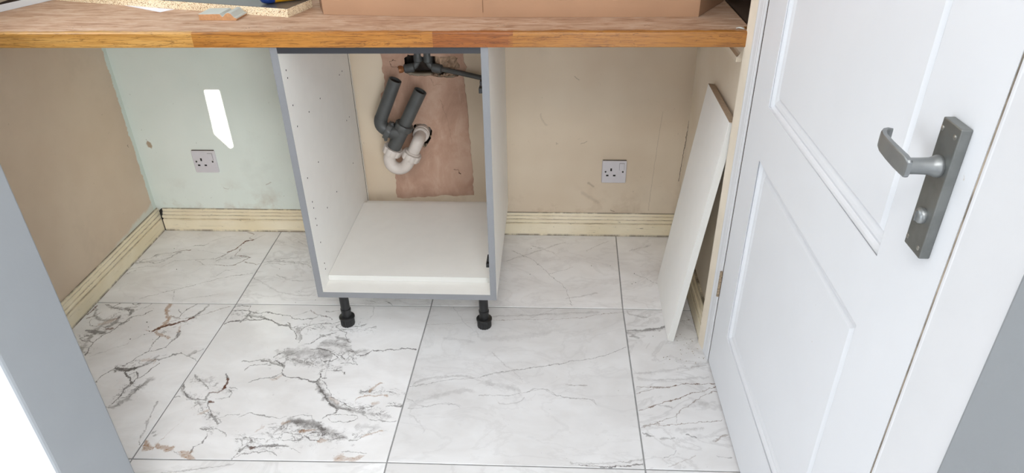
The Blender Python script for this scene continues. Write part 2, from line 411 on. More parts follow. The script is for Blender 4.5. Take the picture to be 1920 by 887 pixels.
def _wall_back():
    def cols(s, p):
        x, y, z = s.xyz(p)
        edge = s.math('ADD', x, s.math('MULTIPLY', s.math('SUBTRACT', s.noise(p, 12, 4), .5), .05))
        mint = s.ramp(s.noise(p, 2.5, 3), [(.35, lin(214, 222, 213)), (.65, lin(224, 230, 222))])
        cream = s.ramp(s.noise(p, 2.5, 3), [(.35, lin(208, 190, 166)), (.65, lin(219, 204, 182))])
        c = s.mix(s.range(edge, -.50, -.44), mint, cream)
        # old cream showing through a chip in the mint paint, the corner crack, a hairline near it, scuffs
        w = s.vmath('ADD', p, s.vmath('SCALE', s.vmath('SUBTRACT', s.noise(p, 60, 3, .6, color=True), (.5, .5, .5)), .008))
        v = [('g', .0014, .85, [(.693, .70), (.695, .55), (.692, .50), (.694, .49), (.688, .40), (.679, .22)]),
             ('s', .0016, .5, [(.600, .48), (.590, .30), (.583, .10)]), ('g', .002, .35, [(.30, .60), (.315, .588)]),
             ('s', .006, .25, [(.19, .47), (.20, .44), (.215, .43)]), ('g', .0016, .6, [(.445, .10), (.46, .094)]),
             ('s', .008, .5, [(.36, .21), (.38, .196)]), ('s', .012, .25, [(.34, .17), (.40, .13)]), ('g', .0014, .4, [(.33, .36), (.35, .37)]),
             ('n', .013, 1, [(-1.219, .354), (-1.216, .339)]), ('s', .0022, .5, [(-.985, .182), (-.975, .172), (-.962, .176)]), ('s', .004, .5, [(-.82, .19), (-.80, .20)])]
        mk = vein_layers(s, v, lambda d: (d.x, 0, d.y), w)
        c = s.mix(mk['s'], c, lin(150, 132, 112)); c = s.mix(mk['g'], c, lin(78, 64, 52)); c = s.mix(mk['n'], c, lin(170, 152, 128))
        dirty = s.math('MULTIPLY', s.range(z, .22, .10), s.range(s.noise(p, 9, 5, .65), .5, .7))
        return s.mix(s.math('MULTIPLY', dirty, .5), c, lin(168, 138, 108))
    return wall_paint('mint_and_cream_wall', cols).m
M['wall_back'] = _wall_back()
def _wall_left():
    def cols(s, p):
        x, y, z = s.xyz(p)
        beige = s.ramp(s.noise(p, 3, 4), [(.35, lin(200, 179, 156)), (.65, lin(209, 190, 168))])
        e = s.math('ADD', y, s.math('MULTIPLY', s.math('SUBTRACT', s.noise(s.scale(p, 1, 1, 2.2), 24, 6, .75), .5), .030))
        m = s.range(e, -.022, -.019)
        low = s.math('ADD', z, s.math('MULTIPLY', y, -.08))
        low = s.math('ADD', low, s.math('MULTIPLY', s.math('SUBTRACT', s.noise(p, 22, 5, .7), .5), .04))
        m = s.math('MAXIMUM', m, s.math('MULTIPLY', s.math('MULTIPLY', s.range(low, .122, .110), s.range(y, -.38, -.20)), .7))
        return s.mix(m, beige, lin(212, 220, 211))
    return wall_paint('beige_wall_with_mint_edge', cols).m
M['wall_left'] = _wall_left()
M['wall_cream'] = wall_paint('cream_side_wall', lambda s, p: s.ramp(s.noise(p, 3, 4), [(.35, lin(228, 214, 192)), (.65, lin(236, 225, 208))])).m

# marble veins read off the tiles: (tile, type, width, strength, points on the floor in metres)
VEINS = [
(1,'w',0.0448,0.7,[(-1.242,-0.24),(-1.107,-0.171)]),
(1,'w',0.0414,0.7,[(-0.976,-0.215),(-0.849,-0.193)]),
(2,'w',0.092,0.9,[(-1.166,-0.692),(-1.15,-0.6),(-1.106,-0.514)]),
(2,'w',0.046,0.9,[(-0.951,-0.622),(-0.89,-0.543)]),
(2,'w',0.0491,0.8,[(-1.011,-0.789),(-0.903,-0.744)]),
(2,'w',0.0437,0.9,[(-0.937,-0.817),(-0.948,-0.917)]),
(3,'w',0.0399,0.8,[(-0.781,-0.524),(-0.677,-0.536)]),
(3,'w',0.0858,0.8,[(-0.535,-0.594),(-0.444,-0.586)]),
(3,'w',0.0736,0.9,[(-0.574,-0.741),(-0.403,-0.736)]),
(3,'w',0.0858,0.8,[(-0.477,-0.587),(-0.334,-0.583)]),
(3,'w',0.0736,0.9,[(-0.444,-0.703),(-0.329,-0.716)]),
(3,'w',0.0521,0.8,[(-0.767,-0.829),(-0.646,-0.865)]),
(3,'w',0.0489,0.9,[(-0.753,-0.897),(-0.655,-0.965)]),
(3,'w',0.0423,0.9,[(-0.658,-0.958),(-0.639,-1.014)]),
(3,'w',0.0651,0.8,[(-0.555,-1.038),(-0.447,-1.061)]),
(3,'w',0.0782,0.9,[(-0.488,-1.022),(-0.293,-1.022)]),
(3,'w',0.0489,0.8,[(-0.361,-0.89),(-0.188,-0.948)]),
(3,'w',0.0391,0.8,[(-0.282,-0.86),(-0.177,-0.864)]),
(3,'w',0.0358,0.7,[(-0.302,-1.029),(-0.193,-0.998)]),
(1,'b',0.0045,1.0,[(-0.943,-0.168),(-0.92,-0.146),(-0.91,-0.114),(-0.903,-0.091),(-0.877,-0.078)]),
(1,'b',0.0021,0.6,[(-0.877,-0.078),(-0.9,-0.067),(-0.888,-0.043),(-0.922,-0.024)]),
(1,'s',0.0069,0.5,[(-0.877,-0.078),(-0.849,-0.042)]),
(1,'b',0.0028,0.9,[(-0.9,-0.14),(-0.903,-0.188),(-0.877,-0.194),(-0.846,-0.202)]),
(1,'b',0.0028,0.7,[(-0.846,-0.202),(-0.868,-0.226),(-0.888,-0.254),(-0.952,-0.251)]),
(1,'g',0.0021,0.4,[(-0.952,-0.251),(-0.988,-0.25),(-1.035,-0.223)]),
(1,'b',0.0028,0.7,[(-0.855,-0.229),(-0.826,-0.235),(-0.806,-0.245),(-0.793,-0.238)]),
(1,'s',0.009,0.8,[(-0.968,-0.214),(-0.952,-0.196),(-0.939,-0.173)]),
(1,'b',0.0028,0.35,[(-0.969,-0.211),(-0.952,-0.196),(-0.939,-0.173)]),
(1,'b',0.0031,0.9,[(-1.138,-0.174),(-1.122,-0.173),(-1.113,-0.158),(-1.082,-0.156)]),
(1,'b',0.0021,0.5,[(-1.128,-0.183),(-1.11,-0.173)]),
(1,'g',0.0021,0.6,[(-1.198,-0.196),(-1.174,-0.184),(-1.138,-0.174)]),
(1,'g',0.0028,0.9,[(-1.088,-0.128),(-1.065,-0.122),(-1.053,-0.125),(-1.036,-0.113)]),
(1,'s',0.0041,0.5,[(-1.128,-0.153),(-1.088,-0.128)]),
(1,'s',0.0048,0.5,[(-1.036,-0.113),(-1.023,-0.086),(-0.953,-0.053)]),
(1,'g',0.0028,0.6,[(-1.234,-0.239),(-1.201,-0.242),(-1.168,-0.245),(-1.143,-0.23),(-1.129,-0.194),(-1.117,-0.175)]),
(1,'s',0.0138,0.6,[(-1.246,-0.247),(-1.202,-0.239),(-1.154,-0.223),(-1.132,-0.187)]),
(1,'g',0.0024,0.5,[(-1.229,-0.225),(-1.205,-0.217),(-1.198,-0.192)]),
(1,'g',0.0021,0.35,[(-1.249,-0.292),(-1.216,-0.274),(-1.181,-0.266),(-1.138,-0.272),(-1.112,-0.229),(-1.059,-0.224),(-1.046,-0.217),(-1.005,-0.219),(-0.965,-0.211)]),
(1,'g',0.0021,0.5,[(-1.236,-0.316),(-1.217,-0.294)]),
(1,'g',0.0017,0.5,[(-1.12,-0.457),(-1.074,-0.431),(-1.025,-0.402),(-0.973,-0.379),(-0.944,-0.359),(-0.905,-0.335),(-0.867,-0.318),(-0.798,-0.299)]),
(1,'g',0.0017,0.35,[(-1.003,-0.471),(-1.016,-0.43),(-1.022,-0.405)]),
(1,'g',0.0021,0.4,[(-0.936,-0.325),(-0.919,-0.319),(-0.899,-0.285),(-0.87,-0.281)]),
(1,'s',0.0041,0.4,[(-0.975,-0.469),(-0.95,-0.452),(-0.909,-0.439),(-0.862,-0.419)]),
(1,'g',0.0017,0.25,[(-1.062,-0.155),(-0.982,-0.172),(-0.943,-0.178)]),
(1,'s',0.0086,0.5,[(-0.971,-0.225),(-0.911,-0.209),(-0.853,-0.204)]),
(2,'B',0.0123,0.8,[(-1.004,-0.485),(-0.998,-0.511),(-0.989,-0.536),(-0.97,-0.553)]),
(2,'B',0.0153,0.8,[(-0.97,-0.553),(-0.97,-0.572),(-0.975,-0.599),(-0.986,-0.62)]),
(2,'b',0.008,1.0,[(-0.989,-0.62),(-0.973,-0.603),(-0.952,-0.588)]),
(2,'b',0.0043,1.0,[(-0.95,-0.593),(-0.931,-0.576),(-0.91,-0.568),(-0.891,-0.548)]),
(2,'b',0.0018,0.5,[(-0.956,-0.574),(-0.931,-0.561),(-0.891,-0.548),(-0.866,-0.534),(-0.837,-0.513),(-0.799,-0.489)]),
(2,'B',0.0123,0.6,[(-0.979,-0.627),(-0.95,-0.642),(-0.924,-0.653)]),
(2,'b',0.0043,0.4,[(-0.965,-0.55),(-0.931,-0.561)]),
(2,'g',0.0021,1.0,[(-0.916,-0.481),(-0.931,-0.509),(-0.941,-0.534),(-0.941,-0.554)]),
(2,'g',0.0018,0.8,[(-0.962,-0.51),(-0.945,-0.534)]),
(2,'s',0.0141,0.9,[(-0.872,-0.484),(-0.887,-0.528),(-0.904,-0.553)]),
(2,'s',0.0092,0.9,[(-0.909,-0.616),(-0.903,-0.648),(-0.92,-0.662)]),
(2,'B',0.008,0.35,[(-0.915,-0.597),(-0.907,-0.625)]),
(2,'g',0.0025,0.8,[(-0.956,-0.649),(-0.962,-0.672),(-0.958,-0.699),(-0.956,-0.716),(-0.972,-0.734),(-0.979,-0.753),(-0.996,-0.775),(-1.019,-0.786)]),
(2,'g',0.0025,0.8,[(-1.019,-0.786),(-1.027,-0.806),(-1.038,-0.826),(-1.038,-0.85)]),
(2,'g',0.0025,0.8,[(-0.956,-0.716),(-0.935,-0.709),(-0.91,-0.695),(-0.91,-0.675),(-0.903,-0.648),(-0.906,-0.615)]),
(2,'g',0.0034,0.7,[(-0.957,-0.783),(-0.934,-0.774),(-0.919,-0.753),(-0.9,-0.75),(-0.881,-0.735),(-0.875,-0.724),(-0.855,-0.717)]),
(2,'g',0.0021,0.6,[(-0.855,-0.717),(-0.828,-0.731),(-0.803,-0.747),(-0.792,-0.757)]),
(2,'g',0.0021,0.5,[(-0.825,-0.731),(-0.812,-0.709),(-0.797,-0.698)]),
(2,'s',0.0153,0.7,[(-0.826,-0.729),(-0.816,-0.707)]),
(2,'s',0.0184,0.6,[(-0.955,-0.787),(-0.934,-0.762),(-0.918,-0.736)]),
(2,'B',0.0092,0.3,[(-0.955,-0.754),(-0.927,-0.753),(-0.914,-0.757)]),
(2,'g',0.0123,0.95,[(-1.012,-0.793),(-0.991,-0.795),(-0.969,-0.798),(-0.955,-0.787)]),
(2,'g',0.0061,0.9,[(-0.978,-0.808),(-0.954,-0.831)]),
(2,'g',0.0033,0.9,[(-0.955,-0.827),(-0.937,-0.855),(-0.944,-0.866),(-0.942,-0.899),(-0.949,-0.928)]),
(2,'g',0.0033,0.9,[(-0.947,-0.804),(-0.929,-0.827),(-0.934,-0.85),(-0.935,-0.864)]),
(2,'g',0.0029,0.9,[(-0.897,-0.763),(-0.908,-0.783),(-0.917,-0.817),(-0.928,-0.834)]),
(2,'g',0.0029,0.7,[(-0.901,-0.849),(-0.906,-0.876),(-0.914,-0.903),(-0.937,-0.908)]),
(2,'g',0.0025,0.7,[(-0.963,-0.818),(-0.95,-0.806)]),
(2,'g',0.0025,0.7,[(-0.928,-0.859),(-0.905,-0.865)]),
(2,'g',0.0029,0.7,[(-0.946,-0.871),(-0.933,-0.861)]),
(2,'g',0.0025,0.7,[(-0.922,-0.877),(-0.901,-0.874)]),
(2,'s',0.0219,0.8,[(-0.89,-0.83),(-0.91,-0.881),(-0.924,-0.921),(-0.947,-0.947)]),
(2,'g',0.0031,0.8,[(-1.136,-0.744),(-1.141,-0.709),(-1.144,-0.683),(-1.141,-0.665),(-1.133,-0.641),(-1.119,-0.627),(-1.114,-0.603),(-1.103,-0.579),(-1.094,-0.554),(-1.065,-0.543),(-1.046,-0.52)]),
(2,'g',0.0123,0.7,[(-1.2,-0.625),(-1.171,-0.633),(-1.141,-0.632)]),
(2,'B',0.0135,0.35,[(-1.177,-0.596),(-1.155,-0.58),(-1.138,-0.565)]),
(2,'g',0.0138,0.6,[(-1.148,-0.609),(-1.135,-0.599),(-1.13,-0.58),(-1.13,-0.558)]),
(2,'b',0.008,0.7,[(-1.142,-0.614),(-1.124,-0.613)]),
(2,'b',0.008,0.5,[(-1.143,-0.568),(-1.126,-0.56)]),
(2,'g',0.0129,0.75,[(-1.131,-0.515),(-1.111,-0.519),(-1.106,-0.544)]),
(2,'s',0.0215,0.8,[(-1.157,-0.727),(-1.168,-0.679),(-1.17,-0.624),(-1.156,-0.59)]),
(2,'s',0.0184,0.7,[(-1.229,-0.523),(-1.164,-0.576),(-1.136,-0.54)]),
(2,'s',0.0153,0.6,[(-1.209,-0.497),(-1.147,-0.51),(-1.101,-0.488)]),
(2,'g',0.0025,0.8,[(-1.215,-0.492),(-1.198,-0.499),(-1.18,-0.511),(-1.149,-0.518),(-1.134,-0.515)]),
(2,'g',0.0021,0.8,[(-1.183,-0.509),(-1.167,-0.485)]),
(2,'g',0.0028,0.8,[(-1.129,-0.484),(-1.113,-0.489),(-1.101,-0.48)]),
(2,'g',0.0025,0.7,[(-1.079,-0.506),(-1.068,-0.495),(-1.062,-0.482)]),
(2,'g',0.0031,0.7,[(-1.197,-0.662),(-1.186,-0.655),(-1.173,-0.645)]),
(2,'g',0.0031,0.7,[(-1.197,-0.662),(-1.183,-0.675),(-1.163,-0.672),(-1.144,-0.683)]),
(2,'g',0.0028,0.6,[(-1.202,-0.601),(-1.216,-0.582),(-1.214,-0.57),(-1.2,-0.562)]),
(2,'g',0.0028,0.6,[(-1.202,-0.601),(-1.175,-0.6),(-1.145,-0.614)]),
(2,'g',0.0025,0.6,[(-1.105,-0.598),(-1.1,-0.584),(-1.092,-0.559)]),
(2,'b',0.0061,0.8,[(-1.245,-0.544),(-1.238,-0.518),(-1.236,-0.5)]),
(2,'b',0.0028,0.7,[(-1.232,-0.566),(-1.215,-0.553),(-1.206,-0.535)]),
(2,'g',0.0015,0.3,[(-1.119,-0.747),(-1.091,-0.721),(-1.059,-0.698),(-1.036,-0.679),(-1.014,-0.642),(-0.986,-0.625)]),
(2,'s',0.0051,0.7,[(-0.827,-0.917),(-0.823,-0.951),(-0.816,-0.999),(-0.811,-1.027),(-0.799,-1.068)]),
(3,'g',0.0052,0.9,[(-0.784,-0.579),(-0.771,-0.566),(-0.74,-0.565),(-0.719,-0.557),(-0.688,-0.556),(-0.66,-0.55),(-0.637,-0.562),(-0.62,-0.571),(-0.606,-0.58),(-0.581,-0.583)]),
(3,'g',0.0025,0.8,[(-0.586,-0.567),(-0.569,-0.59),(-0.554,-0.604),(-0.54,-0.627),(-0.534,-0.645)]),
(3,'g',0.0021,0.7,[(-0.581,-0.583),(-0.56,-0.59),(-0.545,-0.583)]),
(3,'g',0.0028,0.85,[(-0.788,-0.519),(-0.78,-0.512),(-0.765,-0.51),(-0.737,-0.51),(-0.713,-0.522),(-0.691,-0.524),(-0.678,-0.516),(-0.659,-0.518),(-0.631,-0.527),(-0.61,-0.534),(-0.588,-0.533),(-0.568,-0.55),(-0.549,-0.549),(-0.526,-0.545),(-0.504,-0.535),(-0.5,-0.525)]),
(3,'g',0.0034,0.9,[(-0.786,-0.497),(-0.78,-0.489),(-0.76,-0.484),(-0.732,-0.482)]),
(3,'g',0.0021,0.7,[(-0.732,-0.482),(-0.733,-0.503),(-0.728,-0.513)]),
(3,'g',0.0025,0.8,[(-0.785,-0.514),(-0.786,-0.497)]),
(3,'g',0.0061,0.7,[(-0.723,-0.522),(-0.727,-0.542),(-0.738,-0.57)]),
(3,'g',0.0037,0.7,[(-0.73,-0.528),(-0.707,-0.547),(-0.692,-0.554)]),
(3,'s',0.0123,0.8,[(-0.737,-0.543),(-0.708,-0.537),(-0.667,-0.545)]),
(3,'b',0.0028,0.5,[(-0.533,-0.501),(-0.509,-0.521),(-0.478,-0.532)]),
(3,'g',0.0028,0.7,[(-0.5,-0.525),(-0.478,-0.532),(-0.458,-0.539)]),
(3,'g',0.0015,0.4,[(-0.587,-0.536),(-0.55,-0.517),(-0.532,-0.504)]),
(3,'g',0.0043,0.6,[(-0.532,-0.547),(-0.504,-0.535)]),
(3,'g',0.0025,0.75,[(-0.45,-0.567),(-0.474,-0.567),(-0.5,-0.572),(-0.518,-0.579),(-0.529,-0.594)]),
(3,'g',0.0025,0.6,[(-0.529,-0.594),(-0.531,-0.617),(-0.518,-0.64),(-0.519,-0.662)]),
(3,'g',0.0028,0.8,[(-0.435,-0.621),(-0.454,-0.626),(-0.468,-0.638),(-0.474,-0.656),(-0.483,-0.665),(-0.501,-0.666)]),
(3,'g',0.0025,0.7,[(-0.478,-0.691),(-0.459,-0.687),(-0.435,-0.69),(-0.414,-0.694)]),
(3,'s',0.0184,0.7,[(-0.545,-0.59),(-0.522,-0.644)]),
(3,'s',0.0521,0.75,[(-0.545,-0.707),(-0.5,-0.705),(-0.454,-0.704),(-0.407,-0.719)]),
(3,'s',0.0276,0.6,[(-0.517,-0.74),(-0.456,-0.754)]),
(3,'g',0.0031,0.9,[(-0.572,-0.729),(-0.565,-0.716),(-0.553,-0.709)]),
(3,'g',0.0021,0.6,[(-0.554,-0.707),(-0.551,-0.69),(-0.538,-0.687)]),
(3,'g',0.0025,0.5,[(-0.54,-0.723),(-0.521,-0.712),(-0.507,-0.692)]),
(3,'g',0.0037,0.6,[(-0.656,-0.748),(-0.63,-0.75),(-0.608,-0.741),(-0.585,-0.75),(-0.562,-0.758),(-0.537,-0.765),(-0.526,-0.773)]),
(3,'s',0.0123,0.8,[(-0.602,-0.742),(-0.564,-0.754),(-0.533,-0.761)]),
(3,'g',0.0028,0.6,[(-0.639,-0.785),(-0.628,-0.77),(-0.603,-0.761),(-0.584,-0.758)]),
(3,'g',0.0034,0.75,[(-0.557,-0.741),(-0.538,-0.761),(-0.526,-0.773)]),
(3,'g',0.0028,0.75,[(-0.526,-0.773),(-0.528,-0.793),(-0.518,-0.804)]),
(3,'g',0.0037,0.8,[(-0.526,-0.797),(-0.518,-0.804),(-0.496,-0.812),(-0.477,-0.811),(-0.456,-0.818),(-0.435,-0.825),(-0.417,-0.828)]),
(3,'g',0.0028,0.6,[(-0.528,-0.793),(-0.539,-0.809),(-0.55,-0.815),(-0.577,-0.818),(-0.597,-0.831),(-0.608,-0.837)]),
(3,'B',0.0074,0.3,[(-0.548,-0.821),(-0.532,-0.813),(-0.525,-0.801)]),
(3,'g',0.0028,0.8,[(-0.417,-0.789),(-0.412,-0.809),(-0.417,-0.828)]),
(3,'g',0.0025,0.7,[(-0.403,-0.736),(-0.424,-0.741)]),
(3,'k',0.0399,0.9,[(-0.467,-0.754),(-0.437,-0.762),(-0.415,-0.753),(-0.397,-0.756)]),
(3,'k',0.0123,0.9,[(-0.532,-0.738),(-0.511,-0.741)]),
(3,'k',0.0276,0.9,[(-0.42,-0.785),(-0.39,-0.772),(-0.359,-0.775)]),
(3,'g',0.0025,0.7,[(-0.482,-0.571),(-0.466,-0.566),(-0.443,-0.57),(-0.425,-0.557)]),
(3,'g',0.0028,0.6,[(-0.467,-0.624),(-0.451,-0.626),(-0.42,-0.609)]),
(3,'g',0.0025,0.6,[(-0.429,-0.576),(-0.411,-0.599),(-0.39,-0.613),(-0.38,-0.64),(-0.365,-0.653)]),
(3,'g',0.0025,0.6,[(-0.412,-0.597),(-0.394,-0.597),(-0.375,-0.601)]),
(3,'g',0.0025,0.7,[(-0.389,-0.58),(-0.365,-0.579),(-0.349,-0.572),(-0.338,-0.566)]),
(3,'g',0.0028,0.5,[(-0.336,-0.588),(-0.315,-0.578),(-0.306,-0.577)]),
(3,'g',0.0021,0.5,[(-0.456,-0.66),(-0.418,-0.661),(-0.392,-0.671),(-0.357,-0.67)]),
(3,'s',0.0491,0.7,[(-0.454,-0.669),(-0.412,-0.663),(-0.363,-0.683)]),
(3,'s',0.0184,0.7,[(-0.411,-0.632),(-0.373,-0.644)]),
(3,'s',0.0184,0.6,[(-0.336,-0.7),(-0.309,-0.69)]),
(3,'g',0.0021,0.5,[(-0.483,-0.505),(-0.461,-0.507),(-0.441,-0.499)]),
(3,'g',0.0025,0.6,[(-0.494,-0.53),(-0.475,-0.532),(-0.449,-0.548)]),
(3,'g',0.0031,0.8,[(-0.361,-0.692),(-0.344,-0.7),(-0.333,-0.712),(-0.316,-0.712),(-0.301,-0.703),(-0.29,-0.687),(-0.263,-0.691),(-0.242,-0.684),(-0.214,-0.682),(-0.189,-0.675),(-0.162,-0.677)]),
(3,'g',0.0025,0.7,[(-0.343,-0.717),(-0.337,-0.733),(-0.321,-0.753)]),
(3,'g',0.0028,0.8,[(-0.37,-0.747),(-0.353,-0.742),(-0.335,-0.748),(-0.321,-0.753)]),
(3,'g',0.0028,0.8,[(-0.449,-0.686),(-0.42,-0.694),(-0.399,-0.708),(-0.385,-0.722)]),
(3,'g',0.0028,0.8,[(-0.385,-0.722),(-0.4,-0.738),(-0.424,-0.741)]),
(3,'g',0.0028,0.7,[(-0.394,-0.706),(-0.375,-0.714),(-0.365,-0.73)]),
(3,'k',0.0184,0.9,[(-0.356,-0.687),(-0.338,-0.712)]),
(3,'g',0.0015,0.35,[(-0.336,-0.477),(-0.329,-0.52),(-0.33,-0.542)]),
(3,'g',0.0028,0.9,[(-0.406,-0.812),(-0.393,-0.81)]),
(3,'g',0.0028,0.9,[(-0.377,-0.78),(-0.365,-0.777)]),
(3,'g',0.0028,0.9,[(-0.35,-0.793),(-0.349,-0.785)]),
(3,'g',0.0029,0.75,[(-0.786,-0.85),(-0.776,-0.87),(-0.754,-0.897)]),
(3,'g',0.0029,0.75,[(-0.754,-0.897),(-0.725,-0.907),(-0.697,-0.908)]),
(3,'g',0.0026,0.5,[(-0.791,-0.898),(-0.773,-0.897)]),
(3,'s',0.013,0.6,[(-0.785,-0.846),(-0.755,-0.893),(-0.704,-0.905)]),
(3,'g',0.0059,0.6,[(-0.697,-0.908),(-0.702,-0.893),(-0.699,-0.877)]),
(3,'b',0.0039,0.7,[(-0.699,-0.877),(-0.676,-0.876),(-0.666,-0.866)]),
(3,'b',0.0072,1.0,[(-0.667,-0.864),(-0.669,-0.846),(-0.67,-0.825)]),
(3,'g',0.0039,0.9,[(-0.67,-0.825),(-0.685,-0.805)]),
(3,'b',0.0039,0.9,[(-0.686,-0.913),(-0.674,-0.914)]),
(3,'g',0.0023,0.6,[(-0.65,-0.865),(-0.637,-0.881),(-0.639,-0.896)]),
(3,'g',0.0023,0.5,[(-0.639,-0.896),(-0.676,-0.898)]),
(3,'g',0.0023,0.5,[(-0.655,-0.858),(-0.629,-0.863)]),
(3,'g',0.0039,0.6,[(-0.774,-0.81),(-0.749,-0.828),(-0.71,-0.864)]),
(3,'s',0.0163,0.6,[(-0.752,-0.828),(-0.718,-0.839)]),
(3,'g',0.0029,0.8,[(-0.689,-0.914),(-0.679,-0.936),(-0.661,-0.958)]),
(3,'g',0.0046,0.7,[(-0.661,-0.958),(-0.637,-0.979),(-0.631,-0.993)]),
(3,'k',0.0195,0.9,[(-0.668,-0.954),(-0.645,-0.957)]),
(3,'k',0.0195,0.9,[(-0.658,-1.003),(-0.629,-1.001)]),
(3,'B',0.0098,0.4,[(-0.691,-0.959),(-0.679,-0.947)]),
(3,'g',0.0026,0.6,[(-0.667,-0.976),(-0.658,-0.965)]),
(3,'g',0.0026,0.5,[(-0.64,-0.968),(-0.621,-0.982),(-0.63,-0.993)]),
(3,'g',0.0026,0.6,[(-0.669,-1.008),(-0.644,-1.009),(-0.623,-1.008),(-0.596,-1.023),(-0.589,-1.033)]),
(3,'g',0.0029,0.7,[(-0.644,-1.021),(-0.641,-1.042),(-0.641,-1.058),(-0.658,-1.069),(-0.656,-1.092)]),
(3,'B',0.0163,0.75,[(-0.785,-1.067),(-0.767,-1.077),(-0.756,-1.073)]),
(3,'B',0.015,0.7,[(-0.754,-1.066),(-0.734,-1.075),(-0.715,-1.081)]),
(3,'B',0.0163,0.7,[(-0.68,-1.09),(-0.666,-1.096),(-0.647,-1.104)]),
(3,'g',0.0016,0.4,[(-0.715,-1.081),(-0.682,-1.095)]),
(3,'g',0.0023,0.5,[(-0.79,-1.027),(-0.779,-1.016)]),
(3,'k',0.013,0.6,[(-0.776,-1.033),(-0.772,-1.029)]),
(3,'g',0.0023,0.45,[(-0.635,-0.968),(-0.614,-0.958),(-0.588,-0.955)]),
(3,'g',0.0026,0.6,[(-0.581,-0.966),(-0.56,-0.948),(-0.532,-0.957),(-0.483,-0.964)]),
(3,'g',0.0026,0.6,[(-0.551,-1.107),(-0.542,-1.084)]),
(3,'g',0.0026,0.6,[(-0.545,-1.1),(-0.53,-1.087),(-0.516,-1.083),(-0.487,-1.079),(-0.467,-1.077),(-0.437,-1.09)]),
(3,'g',0.002,0.5,[(-0.56,-1.039),(-0.527,-1.036),(-0.488,-1.036)]),
(3,'k',0.0195,0.9,[(-0.537,-1.069),(-0.524,-1.062),(-0.505,-1.065),(-0.489,-1.059)]),
(3,'g',0.0065,0.7,[(-0.537,-1.071),(-0.526,-1.057),(-0.505,-1.065),(-0.489,-1.059),(-0.45,-1.055)]),
(3,'b',0.0072,0.6,[(-0.513,-1.064),(-0.5,-1.064)]),
(3,'g',0.0026,0.5,[(-0.552,-1.038),(-0.539,-1.058)]),
(3,'B',0.0085,0.35,[(-0.519,-1.013),(-0.506,-0.992)]),
(3,'g',0.0023,0.5,[(-0.548,-1.042),(-0.521,-1.044),(-0.491,-1.053)]),
(3,'g',0.0026,0.6,[(-0.609,-0.838),(-0.582,-0.82),(-0.553,-0.813),(-0.532,-0.816)]),
(3,'g',0.0033,0.8,[(-0.417,-0.831),(-0.396,-0.856),(-0.377,-0.883),(-0.357,-0.906),(-0.332,-0.925),(-0.33,-0.94)]),
(3,'g',0.0023,0.6,[(-0.404,-0.82),(-0.377,-0.856),(-0.361,-0.883)]),
(3,'g',0.0023,0.7,[(-0.36,-0.886),(-0.332,-0.897),(-0.295,-0.922),(-0.275,-0.925),(-0.248,-0.92),(-0.229,-0.909)]),
(3,'s',0.0195,0.9,[(-0.413,-0.829),(-0.368,-0.887),(-0.327,-0.916)]),
(3,'s',0.0163,0.9,[(-0.334,-0.92),(-0.302,-0.926),(-0.255,-0.939)]),
(3,'B',0.0098,0.3,[(-0.361,-0.89),(-0.336,-0.901)]),
(3,'g',0.0029,0.6,[(-0.332,-0.925),(-0.296,-0.927)]),
(3,'g',0.0026,0.7,[(-0.33,-0.94),(-0.351,-0.948),(-0.363,-0.961)]),
(3,'g',0.002,0.6,[(-0.344,-0.961),(-0.34,-0.946),(-0.308,-0.943),(-0.274,-0.949),(-0.268,-0.962)]),
(3,'g',0.002,0.7,[(-0.268,-0.962),(-0.3,-0.975),(-0.333,-0.973),(-0.346,-0.961)]),
(3,'g',0.002,0.6,[(-0.437,-0.96),(-0.424,-0.951),(-0.392,-0.955),(-0.386,-0.968)]),
(3,'g',0.002,0.6,[(-0.386,-0.968),(-0.408,-0.974),(-0.432,-0.968)]),
(3,'g',0.0023,0.6,[(-0.236,-0.962),(-0.211,-0.963),(-0.187,-0.966),(-0.165,-0.965)]),
(3,'g',0.002,0.5,[(-0.258,-0.947),(-0.24,-0.957)]),
(3,'s',0.0195,0.5,[(-0.243,-0.942),(-0.188,-0.948)]),
(3,'B',0.0046,0.6,[(-0.288,-0.894),(-0.278,-0.878),(-0.248,-0.875),(-0.209,-0.871)]),
(3,'B',0.0078,0.6,[(-0.262,-0.862),(-0.25,-0.839),(-0.235,-0.823)]),
(3,'g',0.0085,0.5,[(-0.285,-0.86),(-0.259,-0.859)]),
(3,'k',0.013,0.8,[(-0.287,-0.86),(-0.253,-0.863)]),
(3,'B',0.013,0.35,[(-0.243,-0.905),(-0.228,-0.901)]),
(3,'k',0.013,0.9,[(-0.2,-0.9),(-0.164,-0.902)]),
(3,'g',0.0033,0.7,[(-0.203,-0.913),(-0.161,-0.909)]),
(3,'g',0.0026,0.6,[(-0.213,-0.858),(-0.195,-0.859)]),
(3,'k',0.0358,1.0,[(-0.439,-0.979),(-0.41,-0.985),(-0.372,-0.987),(-0.346,-1.003)]),
(3,'k',0.0293,1.0,[(-0.358,-0.997),(-0.331,-1.016),(-0.298,-1.022)]),
(3,'s',0.0358,0.9,[(-0.458,-0.986),(-0.394,-0.984),(-0.333,-1.01),(-0.292,-1.025)]),
(3,'g',0.0163,0.45,[(-0.434,-0.978),(-0.374,-0.98),(-0.346,-1.003)]),
(3,'B',0.0065,0.6,[(-0.406,-1.005),(-0.373,-1.001)]),
(3,'g',0.0029,0.8,[(-0.389,-1.019),(-0.368,-1.035),(-0.352,-1.038),(-0.338,-1.03)]),
(3,'g',0.0029,0.8,[(-0.361,-1.024),(-0.339,-1.017)]),
(3,'g',0.0029,0.7,[(-0.385,-1.015),(-0.367,-1.011),(-0.344,-1.01)]),
(3,'g',0.0046,0.6,[(-0.475,-1.059),(-0.45,-1.056),(-0.418,-1.058)]),
(3,'k',0.013,0.8,[(-0.476,-1.056),(-0.419,-1.055)]),
